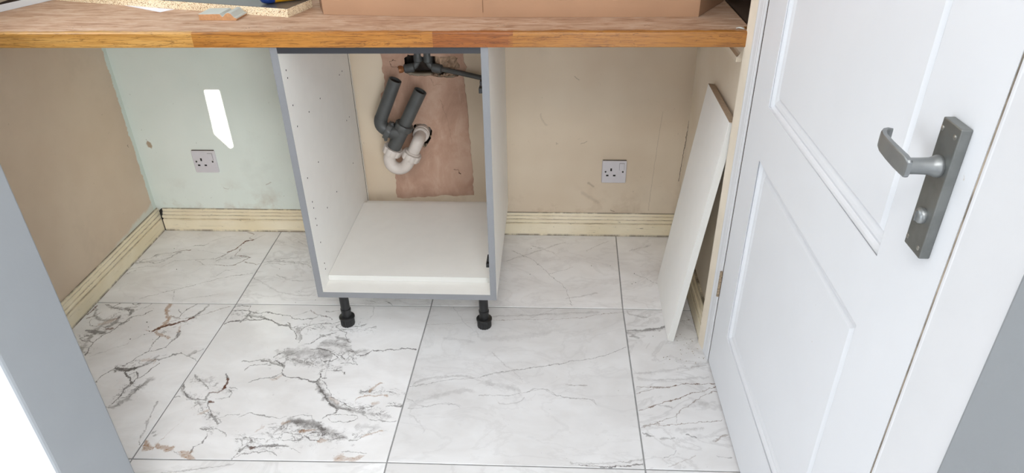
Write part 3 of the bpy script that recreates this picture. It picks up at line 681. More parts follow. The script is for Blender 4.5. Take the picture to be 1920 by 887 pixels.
(3,'g',0.0029,0.6,[(-0.411,-1.04),(-0.39,-1.032)]),
(3,'B',0.0117,0.6,[(-0.351,-1.041),(-0.333,-1.037)]),
(3,'g',0.0039,0.6,[(-0.274,-1.035),(-0.249,-1.03),(-0.244,-1.02)]),
(3,'B',0.0039,0.5,[(-0.244,-1.02),(-0.213,-1.005),(-0.193,-0.998)]),
(3,'s',0.0261,0.4,[(-0.26,-0.986),(-0.211,-0.988)]),
(3,'g',0.002,0.5,[(-0.51,-0.963),(-0.473,-0.965),(-0.457,-0.958)]),
(3,'B',0.0117,0.5,[(-0.462,-0.983),(-0.448,-0.977)]),
(3,'k',0.0228,0.6,[(-0.496,-1.002),(-0.464,-0.994),(-0.435,-0.993)]),
(3,'g',0.002,0.6,[(-0.455,-1.028),(-0.446,-1.014),(-0.4,-1.016),(-0.392,-1.026)]),
(3,'g',0.002,0.6,[(-0.392,-1.026),(-0.409,-1.04),(-0.442,-1.041)]),
(3,'B',0.0163,0.5,[(-0.295,-1.091),(-0.28,-1.09),(-0.26,-1.09),(-0.228,-1.085)]),
(3,'g',0.002,0.5,[(-0.283,-1.071),(-0.252,-1.07),(-0.22,-1.072)]),
(3,'g',0.002,0.4,[(-0.416,-1.063),(-0.381,-1.078)]),
(3,'k',0.0195,0.5,[(-0.318,-1.016),(-0.289,-1.028)]),
(4,'B',0.0025,0.8,[(0.055,-0.537),(0.134,-0.527),(0.256,-0.523),(0.33,-0.511),(0.379,-0.495),(0.466,-0.477)]),
(4,'g',0.0025,0.5,[(0.165,-0.521),(0.213,-0.49),(0.257,-0.463)]),
(4,'s',0.0188,0.6,[(0.048,-0.515),(0.195,-0.5),(0.38,-0.484)]),
(4,'g',0.0031,0.55,[(0.036,-0.788),(0.09,-0.77),(0.144,-0.758),(0.216,-0.741),(0.3,-0.716),(0.369,-0.698),(0.451,-0.652)]),
(4,'s',0.01,0.5,[(0.036,-0.788),(0.144,-0.758),(0.3,-0.716)]),
(4,'s',0.0063,0.6,[(0.061,-0.687),(0.098,-0.733),(0.128,-0.765),(0.158,-0.811)]),
(4,'s',0.0075,0.9,[(0.042,-0.861),(0.08,-0.86),(0.122,-0.859),(0.17,-0.846),(0.212,-0.833),(0.255,-0.857),(0.297,-0.867),(0.339,-0.869),(0.354,-0.883)]),
(4,'g',0.0025,0.35,[(0.17,-0.846),(0.212,-0.833),(0.255,-0.857),(0.297,-0.867),(0.339,-0.869),(0.354,-0.883)]),
(4,'s',0.0376,0.5,[(0.038,-0.816),(0.093,-0.822),(0.148,-0.843)]),
(4,'B',0.0038,0.35,[(0.271,-0.807),(0.298,-0.814),(0.333,-0.813)]),
(4,'s',0.0088,0.8,[(0.266,-0.812),(0.333,-0.815)]),
(4,'s',0.01,0.6,[(0.092,-0.882),(0.124,-0.892),(0.16,-0.872)]),
(4,'s',0.0564,0.35,[(0.02,-0.621),(0.109,-0.619),(0.226,-0.587)]),
(4,'k',0.0088,0.9,[(0.292,-1.086),(0.339,-1.09),(0.376,-1.09),(0.414,-1.086),(0.457,-1.078)]),
(4,'g',0.0044,0.7,[(0.301,-1.09),(0.357,-1.091),(0.414,-1.087),(0.457,-1.078)]),
(4,'s',0.01,0.8,[(0.282,-1.08),(0.367,-1.08),(0.458,-1.064)]),
(4,'g',0.0031,0.5,[(-0.155,-0.834),(-0.097,-0.822),(-0.061,-0.807),(-0.017,-0.802),(0.036,-0.791)]),
(4,'s',0.0188,0.6,[(-0.144,-0.838),(-0.079,-0.796),(0.038,-0.808)]),
(4,'s',0.0075,0.8,[(-0.152,-0.883),(-0.14,-0.89),(-0.099,-0.91),(-0.069,-0.902),(-0.027,-0.897),(-0.005,-0.911)]),
(4,'g',0.0025,0.35,[(-0.145,-0.919),(-0.099,-0.91),(-0.069,-0.902),(-0.027,-0.897),(-0.005,-0.911)]),
(4,'s',0.0376,0.45,[(-0.14,-0.919),(-0.084,-0.873),(0.02,-0.847)]),
(4,'s',0.0088,0.5,[(-0.136,-0.94),(-0.106,-0.967),(-0.09,-1.0)]),
(4,'B',0.0025,0.5,[(-0.149,-0.561),(-0.07,-0.556),(0.013,-0.544)]),
(4,'B',0.0025,0.4,[(-0.155,-0.526),(-0.119,-0.515)]),
(4,'g',0.0025,0.3,[(-0.081,-0.468),(-0.035,-0.547),(0.013,-0.603)]),
(4,'s',0.0313,0.4,[(-0.085,-0.625),(-0.001,-0.64)]),
(5,'B',0.0042,1.0,[(0.465,-0.813),(0.506,-0.813),(0.548,-0.81),(0.601,-0.799),(0.653,-0.799),(0.684,-0.796)]),
(5,'B',0.0036,0.7,[(0.465,-0.841),(0.511,-0.821)]),
(5,'B',0.0085,0.7,[(0.511,-0.817),(0.553,-0.81)]),
(5,'B',0.0042,1.0,[(0.466,-0.902),(0.497,-0.892),(0.535,-0.87),(0.583,-0.851),(0.616,-0.832),(0.653,-0.823),(0.682,-0.807)]),
(5,'B',0.0061,0.5,[(0.514,-0.881),(0.54,-0.868)]),
(5,'B',0.0036,0.8,[(0.465,-0.964),(0.506,-0.946),(0.558,-0.921),(0.587,-0.889),(0.634,-0.849),(0.678,-0.826)]),
(5,'B',0.0109,0.5,[(0.47,-0.96),(0.51,-0.948)]),
(5,'g',0.0024,0.4,[(0.56,-0.921),(0.559,-0.947)]),
(5,'B',0.0036,0.8,[(0.504,-0.956),(0.553,-0.951),(0.602,-0.944),(0.678,-0.928)]),
(5,'g',0.0134,0.6,[(0.466,-0.572),(0.5,-0.571),(0.553,-0.56),(0.58,-0.55)]),
(5,'s',0.0279,0.9,[(0.465,-0.581),(0.523,-0.57),(0.58,-0.55)]),
(5,'g',0.0097,0.5,[(0.469,-0.597),(0.497,-0.607)]),
(5,'s',0.0182,0.7,[(0.469,-0.473),(0.502,-0.501),(0.538,-0.495)]),
(5,'s',0.0134,0.9,[(0.518,-0.885),(0.552,-0.89)]),
(5,'s',0.0182,0.5,[(0.55,-0.97),(0.619,-0.961)]),
(5,'g',0.003,0.5,[(0.51,-1.06),(0.534,-1.048),(0.541,-1.033)]),
(5,'B',0.0049,0.35,[(0.516,-1.083),(0.554,-1.067),(0.584,-1.052)]),
(5,'B',0.0097,0.6,[(0.64,-0.998),(0.676,-0.981)]),
(5,'g',0.0055,0.35,[(0.506,-1.0),(0.542,-0.996)]),
(5,'g',0.0049,0.6,[(0.577,-0.985),(0.599,-0.994)]),
(5,'g',0.0073,0.6,[(0.468,-0.983),(0.491,-0.988)]),
(5,'B',0.003,0.8,[(0.634,-0.52),(0.661,-0.512)]),
(5,'s',0.0243,0.5,[(0.471,-0.758),(0.557,-0.747),(0.686,-0.703)]),
(5,'s',0.0182,0.5,[(0.474,-0.781),(0.578,-0.781),(0.669,-0.766)]),
(5,'B',0.0085,0.3,[(0.628,-0.729),(0.672,-0.719)]),
(5,'g',0.003,0.5,[(0.638,-1.047),(0.671,-1.053)]),
(5,'s',0.0364,0.5,[(0.589,-0.879),(0.645,-0.87)]),
(6,'s',0.0048,1.0,[(-0.788,-0.231),(-0.766,-0.226),(-0.752,-0.212),(-0.719,-0.204),(-0.67,-0.196)]),
(6,'g',0.0021,0.4,[(-0.788,-0.231),(-0.766,-0.226),(-0.752,-0.212),(-0.719,-0.204),(-0.67,-0.196)]),
(6,'g',0.0017,0.5,[(-0.781,-0.107),(-0.741,-0.09),(-0.717,-0.078)]),
(6,'s',0.0055,0.9,[(-0.779,-0.255),(-0.743,-0.236),(-0.702,-0.242),(-0.66,-0.227)]),
(6,'s',0.0083,0.6,[(-0.826,-0.342),(-0.787,-0.328),(-0.734,-0.359),(-0.708,-0.39)]),
(6,'g',0.0026,0.5,[(-0.802,-0.237),(-0.751,-0.215),(-0.683,-0.22),(-0.63,-0.225)]),
(6,'s',0.0104,0.9,[(-0.766,-0.236),(-0.681,-0.227),(-0.603,-0.263)]),
(6,'g',0.0026,0.45,[(-0.71,-0.089),(-0.653,-0.123)]),
(6,'s',0.0104,0.7,[(-0.713,-0.305),(-0.616,-0.339),(-0.57,-0.325)]),
(6,'s',0.013,0.6,[(-0.715,-0.378),(-0.603,-0.421),(-0.553,-0.408)]),
(6,'g',0.0026,0.6,[(-0.299,-0.446),(-0.274,-0.469)]),
(6,'k',0.0104,0.8,[(-0.376,-0.445),(-0.352,-0.447)]),
(6,'g',0.0026,0.5,[(-0.352,-0.447),(-0.323,-0.457)]),
(7,'g',0.0027,0.5,[(0.091,-0.129),(0.169,-0.19),(0.226,-0.278),(0.279,-0.355),(0.298,-0.448)]),
(7,'g',0.0027,0.4,[(0.226,-0.278),(0.308,-0.227)]),
(7,'s',0.0102,0.7,[(0.076,-0.2),(0.186,-0.127),(0.283,-0.069)]),
(7,'g',0.0027,0.4,[(0.358,-0.122),(0.439,-0.054)]),
(7,'s',0.0136,0.6,[(0.166,-0.091),(0.244,-0.143)]),
(7,'s',0.0102,0.6,[(0.278,-0.415),(0.383,-0.382)]),
(8,'g',0.0027,0.6,[(0.515,-0.27),(0.54,-0.285),(0.584,-0.322)]),
(8,'s',0.0102,0.6,[(0.511,-0.118),(0.591,-0.08)]),
(9,'s',0.0102,0.8,[(-0.704,-1.152),(-0.606,-1.134),(-0.535,-1.115)]),
(9,'g',0.0027,0.35,[(-0.666,-1.149),(-0.582,-1.13)]),
(10,'s',0.0136,0.5,[(-0.372,-1.128),(-0.167,-1.112)]),
(11,'s',0.0068,0.6,[(-0.012,-1.111),(0.143,-1.118)]),
]

# ------------------------------------------------------------------ structure
XL, XR = -1.2665, 0.690
# floor: grout bed with every large-format tile of its own
floor = obj('floor', box(-2.1, 2.3, -4.25, 0.0, -.05, -.0016), M['grout'], loc=(0, 0, 0), kind='structure')
TX = {0: (-1.262, -.7945, -.1505, .4705, .690), 1: (-1.262, -.786, -.151, .459, .690), 2: (-1.262, -.794, -.163, .460, .690),
      3: (-1.262, -.794, -.160, .460, .690), 4: (-1.262, -.794, -.160, .460, .690)}
TY = {0: (-.001,) * 5, 1: (-.482, -.476, -.468, -.463, -.465), 2: (-1.120, -1.112, -1.099, -1.096, -1.095), 3: (-1.75, -1.742, -1.732, -1.729, -1.728), 4: (-2.38,) * 5}
tile_of = {(0, 0): 1, (1, 0): 2, (1, 1): 3, (1, 2): 4, (1, 3): 5, (0, 1): 6, (0, 2): 7, (0, 3): 8, (2, 1): 9, (2, 2): 10, (2, 3): 11}
CLOUD = {1: .35, 2: .15, 3: .1, 4: .45, 5: 1.0, 6: .8, 7: .45, 8: .5}
for r in range(4):
    for c in range(4):
        g = .0019
        q = [(TX[r + 1][c], TY[r + 1][c]), (TX[r + 1][c + 1], TY[r + 1][c + 1]), (TX[r][c + 1], TY[r][c + 1]), (TX[r][c], TY[r][c])]
        q = [(q[0][0] + g, q[0][1] + g), (q[1][0] - g, q[1][1] + g), (q[2][0] - g, q[2][1] - g), (q[3][0] + g, q[3][1] - g)]
        tid = tile_of.get((r, c), 0)
        bm = bmesh.new(); add_prism(bm, q, 'z', -.012, 0.0)
        es = [e for e in bm.edges if all(v.co.z > -.001 for v in e.verts)]
        bmesh.ops.bevel(bm, geom=es, offset=.0008, segments=1, affect='EDGES')
        vv = [(t if tid < 4 or t != 'B' else 'n', w_ * (1 if tid < 4 else .62), s_, p_) for (k, t, w_, s_, p_) in VEINS if k == tid and tid]
        obj('tile', bm, marble('marble_tile_%d' % (r * 4 + c), vv, r * 4 + c + 1, CLOUD.get(tid, .6), 1.0 if tid in (1, 2, 3) else .3, {1: 1.025, 6: 1.02, 7: 1.025, 8: 1.02, 4: .945, 5: .95, 10: .95, 11: .95}.get(tid, 1.0), 1.5 if tid in (2, 3) else 1.0), floor)

# back wall with two real cavities
HOLE = [(-0.26, 0.662), (-0.246, 0.674), (-0.227, 0.672), (-0.198, 0.668), (-0.165, 0.668), (-0.127, 0.668), (-0.094, 0.669), (-0.083, 0.662), (-0.089, 0.656), (-0.08, 0.641), (-0.077, 0.632), (-0.084, 0.627), (-0.096, 0.626), (-0.087, 0.617), (-0.084, 0.604), (-0.087, 0.599), (-0.122, 0.597), (-0.156, 0.599), (-0.177, 0.604), (-0.204, 0.603), (-0.233, 0.603), (-0.252, 0.607), (-0.263, 0.617), (-0.263, 0.634)]
HOLE2 = [(-0.256, 0.418), (-0.243, 0.433), (-0.22, 0.434), (-0.198, 0.424), (-0.187, 0.409), (-0.192, 0.384), (-0.208, 0.354), (-0.218, 0.343), (-0.236, 0.359), (-0.257, 0.379)]
def ragged_hole(h, amp, seed): return rag(h, amp, .006, seed)
H1 = ragged_hole(HOLE, .0018, 3); H2 = ragged_hole(HOLE2, .0018, 4)
def grow(h, f):
    cx = sum(p[0] for p in h) / len(h); cy = sum(p[1] for p in h) / len(h)
    return [(cx + (p[0] - cx) * f, cy + (p[1] - cy) * f) for p in h]
G1 = grow(HOLE, 1.04); G2 = grow(HOLE2, 1.05)
wb = curve_plate([(-1.40, -.05), (.83, -.05), (.83, 2.4), (-1.40, 2.4)], [G1, G2], .06, lambda u, v, ww: Vector((u, .03 - ww, v)))
for f in wb.faces:
    c_ = f.calc_center_median()
    if abs(f.normal.y) < .5 and -.32 < c_.x < -.04 and .30 < c_.z < .72: f.material_index = 1
wall_back = obj('wall_back', wb, [M['wall_back'], M['cavity']], loc=(0, 0, 0), kind='structure')
bm = bmesh.new(); add_box(bm, -.29, -.05, .060, .066, .575, .70); add_box(bm, -.29, -.15, .060, .066, .32, .46)
add_box(bm, -.285, -.27, .0, .06, .585, .69) if False else None
obj('cavity_back', bm, M['cavity'], wall_back)
PATCH = [(-0.337, 0.76), (-0.336, 0.649), (-0.337, 0.617), (-0.333, 0.584), (-0.34, 0.554), (-0.352, 0.542), (-0.352, 0.516), (-0.349, 0.475), (-0.347, 0.433), (-0.344, 0.375), (-0.339, 0.316), (-0.334, 0.247), (-0.335, 0.194), (-0.338, 0.142), (-0.302, 0.14), (-0.258, 0.147), (-0.209, 0.148), (-0.158, 0.156), (-0.116, 0.151), (-0.08, 0.156), (-0.052, 0.156), (-0.055, 0.197), (-0.052, 0.228), (-0.056, 0.304), (-0.055, 0.363), (-0.06, 0.413), (-0.056, 0.448), (-0.06, 0.497), (-0.064, 0.538), (-0.067, 0.578), (-0.069, 0.607), (-0.055, 0.63), (-0.062, 0.649), (-0.067, 0.649), (-0.064, 0.76)]
pp = curve_plate(rag(PATCH, .0024, .010, 5), [H1, H2], .003, lambda u, v, ww: Vector((u, -.0012 - ww, v)))
obj('plaster_patch', pp, M['plaster'], wall_back)
# shallow pale pocket at the right of the upper cavity and loose lumps along its lower lip
bm = bmesh.new(); rnd = random.Random(11)
grid = {}
for i in range(13):
    for j in range(7):
        x = -.166 + .09 * i / 12; z = .622 + .052 * j / 6
        grid[i, j] = bm.verts.new((x, .010 + rnd.uniform(-.006, .006) + (.02 if i == 0 else 0), z))
for i in range(12):
    for j in range(6): bm.faces.new((grid[i, j], grid[i + 1, j], grid[i + 1, j + 1], grid[i, j + 1]))
obj('pocket_fill', bm, M['plaster_lump'], wall_back)
bm = bmesh.new()
for k in range(34):
    x = rnd.uniform(-.178, -.085); z = .601 + rnd.uniform(-.002, .012); s_ = rnd.uniform(.003, .007)
    r_ = bmesh.ops.create_icosphere(bm, subdivisions=1, radius=s_)
    for v in r_['verts']: v.co = Vector((v.co.x * rnd.uniform(.8, 1.6) + x, v.co.y + .004 + rnd.uniform(0, .012), v.co.z * rnd.uniform(.6, 1.1) + z))
for k in range(14):
    a = rnd.uniform(0, 6.28); h = HOLE2[k % len(HOLE2)]
    r_ = bmesh.ops.create_icosphere(bm, subdivisions=1, radius=rnd.uniform(.002, .005))
    for v in r_['verts']: v.co = Vector((v.co.x + h[0] + rnd.uniform(-.004, .004), v.co.y + .002, v.co.z + h[1] + rnd.uniform(-.004, .004)))
obj('broken_plaster', bm, M['plaster_lump'], wall_back, kind='stuff')

def walls(name, boxes, m, bev=0):
    bm = bmesh.new()
    for b in boxes: add_box(bm, *b, bev=bev)
    return obj(name, bm, m, loc=(0, 0, 0), kind='structure')
walls('wall_left', [(XL - .1, XL, -1.30, -.0, -.05, 1.15), (XL - .1, XL, -1.30, 0, 2.05, 2.4), (XL - .1, XL, -.40, 0, 1.15, 2.05), (XL - .1, XL, -1.30, -1.22, 1.15, 2.05)], M['wall_left'])
walls('wall_right', [(XR, XR + .1, -.625, 0, -.05, 2.4), (XR + .035, XR + .1, -.70, -.625, -.05, 2.4), (XR + .035, XR + .1, -1.67, -1.56, -.05, 2.4), (XR + .035, XR + .1, -1.56, -.70, 1.995, 2.4)], M['wall_cream'])
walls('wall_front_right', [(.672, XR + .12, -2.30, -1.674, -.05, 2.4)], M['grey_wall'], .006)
walls('wall_rear_return', [(XR + .12, 2.2, -2.30, -2.2, -.05, 2.4)], M['white_wall'])
walls('wall_rear_right', [(2.2, 2.3, -4.25, -2.2, -.05, 2.4)], M['white_wall'])
walls('wall_rear_left', [(-2.1, -2.0, -4.25, -1.30, -.05, 2.4), (-2.1, XL - .1, -1.457, -1.30, -.05, 2.4)], M['white_wall'])
walls('hall_sun_block', [(1.30, 1.36, -2.2, .1, -.05, 2.4), (.79, 1.3, 0, .1, -.05, 2.4)], M['white_wall'])  # unseen hall walls added to keep sun out of the door gaps
wr = curve_plate([(-2.1, -.05), (2.3, -.05), (2.3, 2.4), (-2.1, 2.4)], [[(-1.0, .05), (1.8, .05), (1.8, 2.15), (-1.0, 2.15)]], .1, lambda u, v, ww: Vector((u, -4.2 - ww, v)))
obj('wall_rear', wr, M['white_wall'], loc=(0, 0, 0), kind='structure')
# unseen blind added over the rear opening; its slit is shaped to cast the sun patch
t_ = 4.14
slit = [(x + .5 * t_, z + .35 * t_) for x, z in [(-.962, .549), (-.914, .549), (-.912, .343), (-.921, .337), (-.965, .392)]]
bl = curve_plate([(-1.02, .03), (1.82, .03), (1.82, 2.17), (-1.02, 2.17)], [slit], .001, lambda u, v, ww: Vector((u, -4.14 - ww, v)))
obj('added_sun_slit_blind', bl, M['white_wall'], loc=(0, 0, 0), kind='structure')
walls('ceiling', [(-2.1, 2.3, -4.25, .06, 2.4, 2.46)], M['ceiling'])
# partition beside the camera: white face, grey reveal
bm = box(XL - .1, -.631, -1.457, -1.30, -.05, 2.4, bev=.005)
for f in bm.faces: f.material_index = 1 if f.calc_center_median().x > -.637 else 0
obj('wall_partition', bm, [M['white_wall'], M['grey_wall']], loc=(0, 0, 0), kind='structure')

# skirting boards
def sk_profile(t=.020):
    return [(0, 0), (t, 0), (t, .046), (t - .002, .0485), (t - .006, .0500), (t - .006, .0525), (t - .002, .055), (t - .001, .058), (t - .0015, .062), (t - .004, .0645), (t - .0075, .0655), (t - .008, .068), (t - .0095, .072), (t - .013, .0755), (t - .0142, .0765), (t - .0142, .083), (t - .0160, .088), (0, .088)]
bm = bmesh.new(); add_prism(bm, [(-d, z) for d, z in sk_profile()], 'x', XL + .0245, XR - .001)
o = obj('baseboard_back', bm, M['skirt'], loc=(0, 0, 0), kind='structure')
obj('joint_shade', box(XL + .0196, XL + .0248, -.0185, -.0005, .0005, .086), M['specks_and_shade'], o, label='dark filler standing for shade in the open corner joint')  # dark fill paints the shade of the open joint
bm = bmesh.new(); add_prism(bm, [(XL + d, z) for d, z in sk_profile()], 'y', -1.298, -.001)
obj('baseboard_left', bm, M['skirt'], loc=(XL, 0, 0), kind='structure')
bm = bmesh.new(); add_prism(bm, [(XR - d, z * 1.05) for d, z in sk_profile(.021)], 'y', -.612, -.0215)
obj('baseboard_right', bm, M['skirt'], loc=(XR, 0, 0), kind='structure')

# door set in the right wall
DX = .680; DY0, DY1 = -.706, -1.554
door = empty('door_1', (DX, DY0, 0), kind='structure')
UP = (-.824, -1.407, .805, 1.86); LO = (-.828, -1.408, .187, .688)
bm = curve_plate([(DY0, .006), (DY1, .006), (DY1, 1.985), (DY0, 1.985)], [[(a, c), (b, c), (b, d), (a, d)] for a, b, c, d in (UP, LO)], .038, lambda u, v, ww: Vector((DX + .019 + ww, u, v)))
es = [e for e in bm.edges if all(abs(v.co.x - DX) < 1e-4 for v in e.verts) and len(e.link_faces) == 2 and abs(e.calc_face_angle(0)) > 1]
bmesh.ops.bevel(bm, geom=es, offset=.0022, segments=2, affect='EDGES')
obj('door_leaf', bm, M['door_white'], door)
def panel(a, b, c, d):
    bm = bmesh.new(); prev = None
    for ins, dep in [(-.001, .004), (.000, .0035), (.002, .0065), (.007, .0105), (.013, .0085), (.019, .0095), (.027, .0125), (.030, .0105), (.0335, .0080)]:
        ring = [bm.verts.new((DX + dep, y, z)) for y, z in ((a - ins, c + ins), (b + ins, c + ins), (b + ins, d - ins), (a - ins, d - ins))]
        if prev:
            for k in range(4): bm.faces.new((prev[k], prev[(k + 1) % 4], ring[(k + 1) % 4], ring[k]))
        prev = ring
    bm.faces.new(prev); return bm
for q in (UP, LO): obj('door_panel', panel(*q), M['door_white'], door)
# lever handle on its long plate
PX = .6675
bm = box(PX, DX, -1.5195, -1.4785, .876, 1.042, bev=.0014)
hd = obj('door_handle', bm, M['steel'], door)
bm = bmesh.new(); hy, hz = -1.500, .990
add_tube(bm, [(PX, hy, hz), (PX - .0015, hy, hz), (PX - .004, hy, hz), (PX - .008, hy, hz), (PX - .012, hy, hz), (PX - .024, hy, hz), (PX - .032, hy, hz), (PX - .038, hy, hz)],
         [.0125, .0132, .0132, .0114, .0100, .0096, .0096, .0100], 28)
rings = []
for t, dx, hw, th in [(-.013, .0, .0085, .0026), (-.011, 0, .0108, .0034), (0, 0, .0118, .0036), (.015, -.0012, .0118, .0036), (.035, -.002, .0115, .0034), (.055, -.0018, .0112, .0032), (.066, .0008, .011, .0034), (.0725, .005, .0105, .0030), (.0755, .0105, .0100, .0026), (.0745, .015, .0095, .0022)]:
    xx = PX - .040 + dx; z0 = hz + .002 + t * .05; rings.append((t, xx, z0, hw, th))
vr = []
for i, (t, xx, z0, hw, th) in enumerate(rings):
    a = rings[max(0, i - 1)]; b = rings[min(len(rings) - 1, i + 1)]
    tn = Vector((b[1] - a[1], b[0] - a[0], 0)).normalized(); nrm = Vector((-tn.y, tn.x, 0))
    c0 = Vector((xx, hy + t, z0)); ring = []
    for k in range(16):
        an = 2 * math.pi * k / 16; ca, sa = math.cos(an), math.sin(an)
        ring.append(bm.verts.new(c0 + nrm * th * math.copysign(abs(ca) ** .32, ca) + Vector((0, 0, hw * math.copysign(abs(sa) ** .32, sa)))))
    vr.append(ring)
for r0, r1 in zip(vr, vr[1:]):
    for k in range(16): bm.faces.new((r0[k], r0[(k + 1) % 16], r1[(k + 1) % 16], r1[k]))
bm.faces.new(vr[0]); bm.faces.new(vr[-1])
obj('lever', bm, M['steel_side'], hd, smooth=True)
bm = tube([(PX + .001, -1.4995, .925), (PX - .002, -1.4995, .925), (PX - .0045, -1.4995, .925), (PX - .0068, -1.4995, .925), (PX - .0076, -1.4995, .925)], [.0098, .0100, .0094, .0072, .003], 24)
add_box(bm, PX - .0092, PX - .0070, -1.5004, -1.4986, .9185, .9315)
obj('thumb_turn', bm, M['steel_side'], hd, smooth=True)
for y, z in ((-1.4835, 1.030), (-1.5115, 1.030), (-1.4835, .887), (-1.5115, .887)):
    bm = tube([(PX + .001, y, z), (PX - .0006, y, z), (PX - .0016, y, z)], [.0032, .0032, .0014], 14)
    obj('screw', bm, M['brass'], hd, smooth=True)
for y0, y1, mm in ((-.7059, -.7020, 'gap_dark'), (-1.5588, -1.5542, 'gap_lock')):  # dark strips paint the shade and dirt of the door gaps
    obj('gap_shade_dirt', box(.6800 if y0 > -1 else .6792, .700, y0, y1, .004, 1.985), M[mm], door, label='dark strip for shade and dirt in the gap between leaf and frame')
# lower hinge knuckle
bm = bmesh.new()
for k in range(5): add_tube(bm, [(.6765, -.7035, .229 + k * .0158), (.6765, -.7035, .2440 + k * .0158)], .0042, 12)
obj('hinge', bm, paint('painted_brass_hinge', lin(150, 132, 110), .45, .35, 160, metal=.3), door, smooth=True)

# architraves: cream outer half and white inner half at the hinge side, flat white frame at the lock side
def arch(name, prof_c, prof_w, z1=2.08, loc=(0, 0, 0)):
    t = empty(name, loc, kind='structure')
    if prof_c:
        bm = bmesh.new(); add_prism(bm, prof_c, 'z', 0.0005, z1); obj('outer_moulding', bm, M['frame_cream'], t)
    bm = bmesh.new(); add_prism(bm, prof_w, 'z', 0.0005, z1); obj('inner_moulding', bm, M['frame_white'], t)
    return t
arch('trim_1', [(.724, -.6255), (.690, -.6255), (.690, -.614), (.6678, -.614), (.6668, -.617), (.6672, -.622), (.6735, -.655), (.724, -.655)],
     [(.724, -.6552), (.6735, -.6552), (.6728, -.657), (.6730, -.661), (.6745, -.667), (.6762, -.684), (.6772, -.687), (.6766, -.690), (.6768, -.6955), (.6780, -.698), (.6785, -.7018), (.724, -.7018)], loc=(.69, -.66, 0))
arch('trim_2', None, [(.724, -1.5590), (.6782, -1.5590), (.6774, -1.5600), (.6773, -1.5635), (.6780, -1.5655), (.6782, -1.6735), (.724, -1.6735)], loc=(.69, -1.61, 0))
t3 = empty('trim_3', (.69, -1.1, 1.99), kind='structure'); obj('head_moulding', box(.672, .724, -1.6735, -.614, 1.988, 2.08), M['frame_white'], t3)
# dark glazed upstands above the worktop, their white bead, the batten under the worktop end
tr = obj('trim_4', box(.681, .6895, -.606, -.002, .913, 1.45), M['black_gloss'], loc=(.69, -.3, .913), kind='structure')
bm = bmesh.new(); add_prism(bm, [(.667, .822), (.6895, .822), (.6895, .8745), (.677, .8745), (.677, .842), (.674, .838), (.667, .835)], 'y', -.566, -.022)
bmesh.ops.bevel(bm, geom=[e for e in bm.edges if all(abs(v.co.y + .566) < 1e-4 for v in e.verts)], offset=.003, segments=2, affect='EDGES')
obj('support_batten', bm, M['wall_cream'], loc=(.68, -.3, .822), label='short cream painted batten on the right wall holding up the worktop end', cat='batten')
# dark board with a white edge at the left end of the worktop
wbd = empty('edged_board', (-1.22, -.25, .9125), label='dark brown board with bright white front edge at the left end of the worktop', cat='board')
E0, E1 = (-1.2655, -.452), (-1.190, -.262)
bm = bmesh.new(); add_prism(bm, [E0, (-1.2655, -.06), (-1.190, -.06), E1], 'z', .9125, .9300); obj('core', bm, paint('dark_brown_board', lin(50, 35, 27), .8, .25, 14, spec=.2), wbd)
d_ = Vector((E1[0] - E0[0], E1[1] - E0[1])).normalized(); n_ = Vector((d_.y, -d_.x)) * .0012
bm = bmesh.new(); add_prism(bm, [E0, E1, (E1[0] + n_.x, E1[1] + n_.y), (E0[0] + .0005 + n_.x, E0[1] + n_.y)], 'z', .9125, .9300)
obj('edge_strip', bm, M['tube_white'], wbd, label='white edging strip')

# ------------------------------------------------------------------ oak worktop, stave by stave
top = empty('worktop', (-.3, -.31, .8751), label='oiled oak block worktop with dusty upper face spanning wall to door frame', cat='worktop')
OAK = [oak('oak_pale', (206, 156, 86), (230, 184, 112), (240, 202, 138), 1), oak('oak_gold', (178, 118, 52), (204, 146, 72), (214, 162, 88), 2),
       oak('oak_amber', (172, 116, 48), (190, 134, 60), (200, 146, 74), 3), oak('oak_red', (150, 88, 36), (178, 112, 52), (192, 128, 64), 4)]
YF, ZB, ZT = -.6243, .8751, .9120
def teeth(x, z0, z1, n=8, L=.011):
    pts = []; h = (z1 - z0) / n
    for k in range(n): pts += [(x, z0 + h * (k + .12)), (x - L, z0 + h * (k + .38)), (x - L, z0 + h * (k + .62)), (x, z0 + h * (k + .88))]
    return pts
def stave(x0, x1, y0, y1, m, front=False, tl=None, tr_=None):
    lft = [(x0, ZB)] ; rgt = [(x1, ZB)]
    poly = [(x0, ZB), (x1, ZB)] + (teeth(x1, ZB + .003, ZT - .009) if tr_ else []) + [(x1, ZT), (x0, ZT)] + (list(reversed(teeth(x0, ZB + .003, ZT - .009))) if tl else [])
    bm = bmesh.new(); add_prism(bm, poly, 'y', y0, y1)
    if front:
        es = [e for e in bm.edges if all(abs(v.co.y - y0) < 1e-5 and abs(v.co.z - ZT) < 1e-5 for v in e.verts)]
        bmesh.ops.bevel(bm, geom=es, offset=.0055, segments=4, affect='EDGES', profile=.5)
        es = [e for e in bm.edges if all(abs(v.co.y - y0) < 1e-5 and abs(v.co.z - ZB) < 1e-5 for v in e.verts)]
        bmesh.ops.bevel(bm, geom=es, offset=.0025, segments=2, affect='EDGES', profile=.5)
    obj('stave', bm, m, top)
W_ = .0415
stave(XL + .001, -.632, YF, YF + W_, OAK[0], True); stave(-.632, -.055, YF, YF + W_, OAK[1], True)
stave(-.055, .1335, YF, YF + W_, OAK[3], True, tr_=True); stave(.1335, .668, YF, YF + W_, OAK[2], True, tl=True)
rnd = random.Random(5)
y = YF + W_
while y < -.03:
    y1 = min(y + W_, -.001); x = XL + .001; first = rnd.uniform(.2, .6)
    while x < .6895:
        xe = min(x + (first if x < XL + .01 else rnd.uniform(.4, .8)), .6795)
        if .6795 - xe < .1: xe = .6795
        stave(x, xe, y + .00015, y1 - .00015, OAK[rnd.randrange(3)]); x = xe
        if xe >= .6795: break
    y += W_

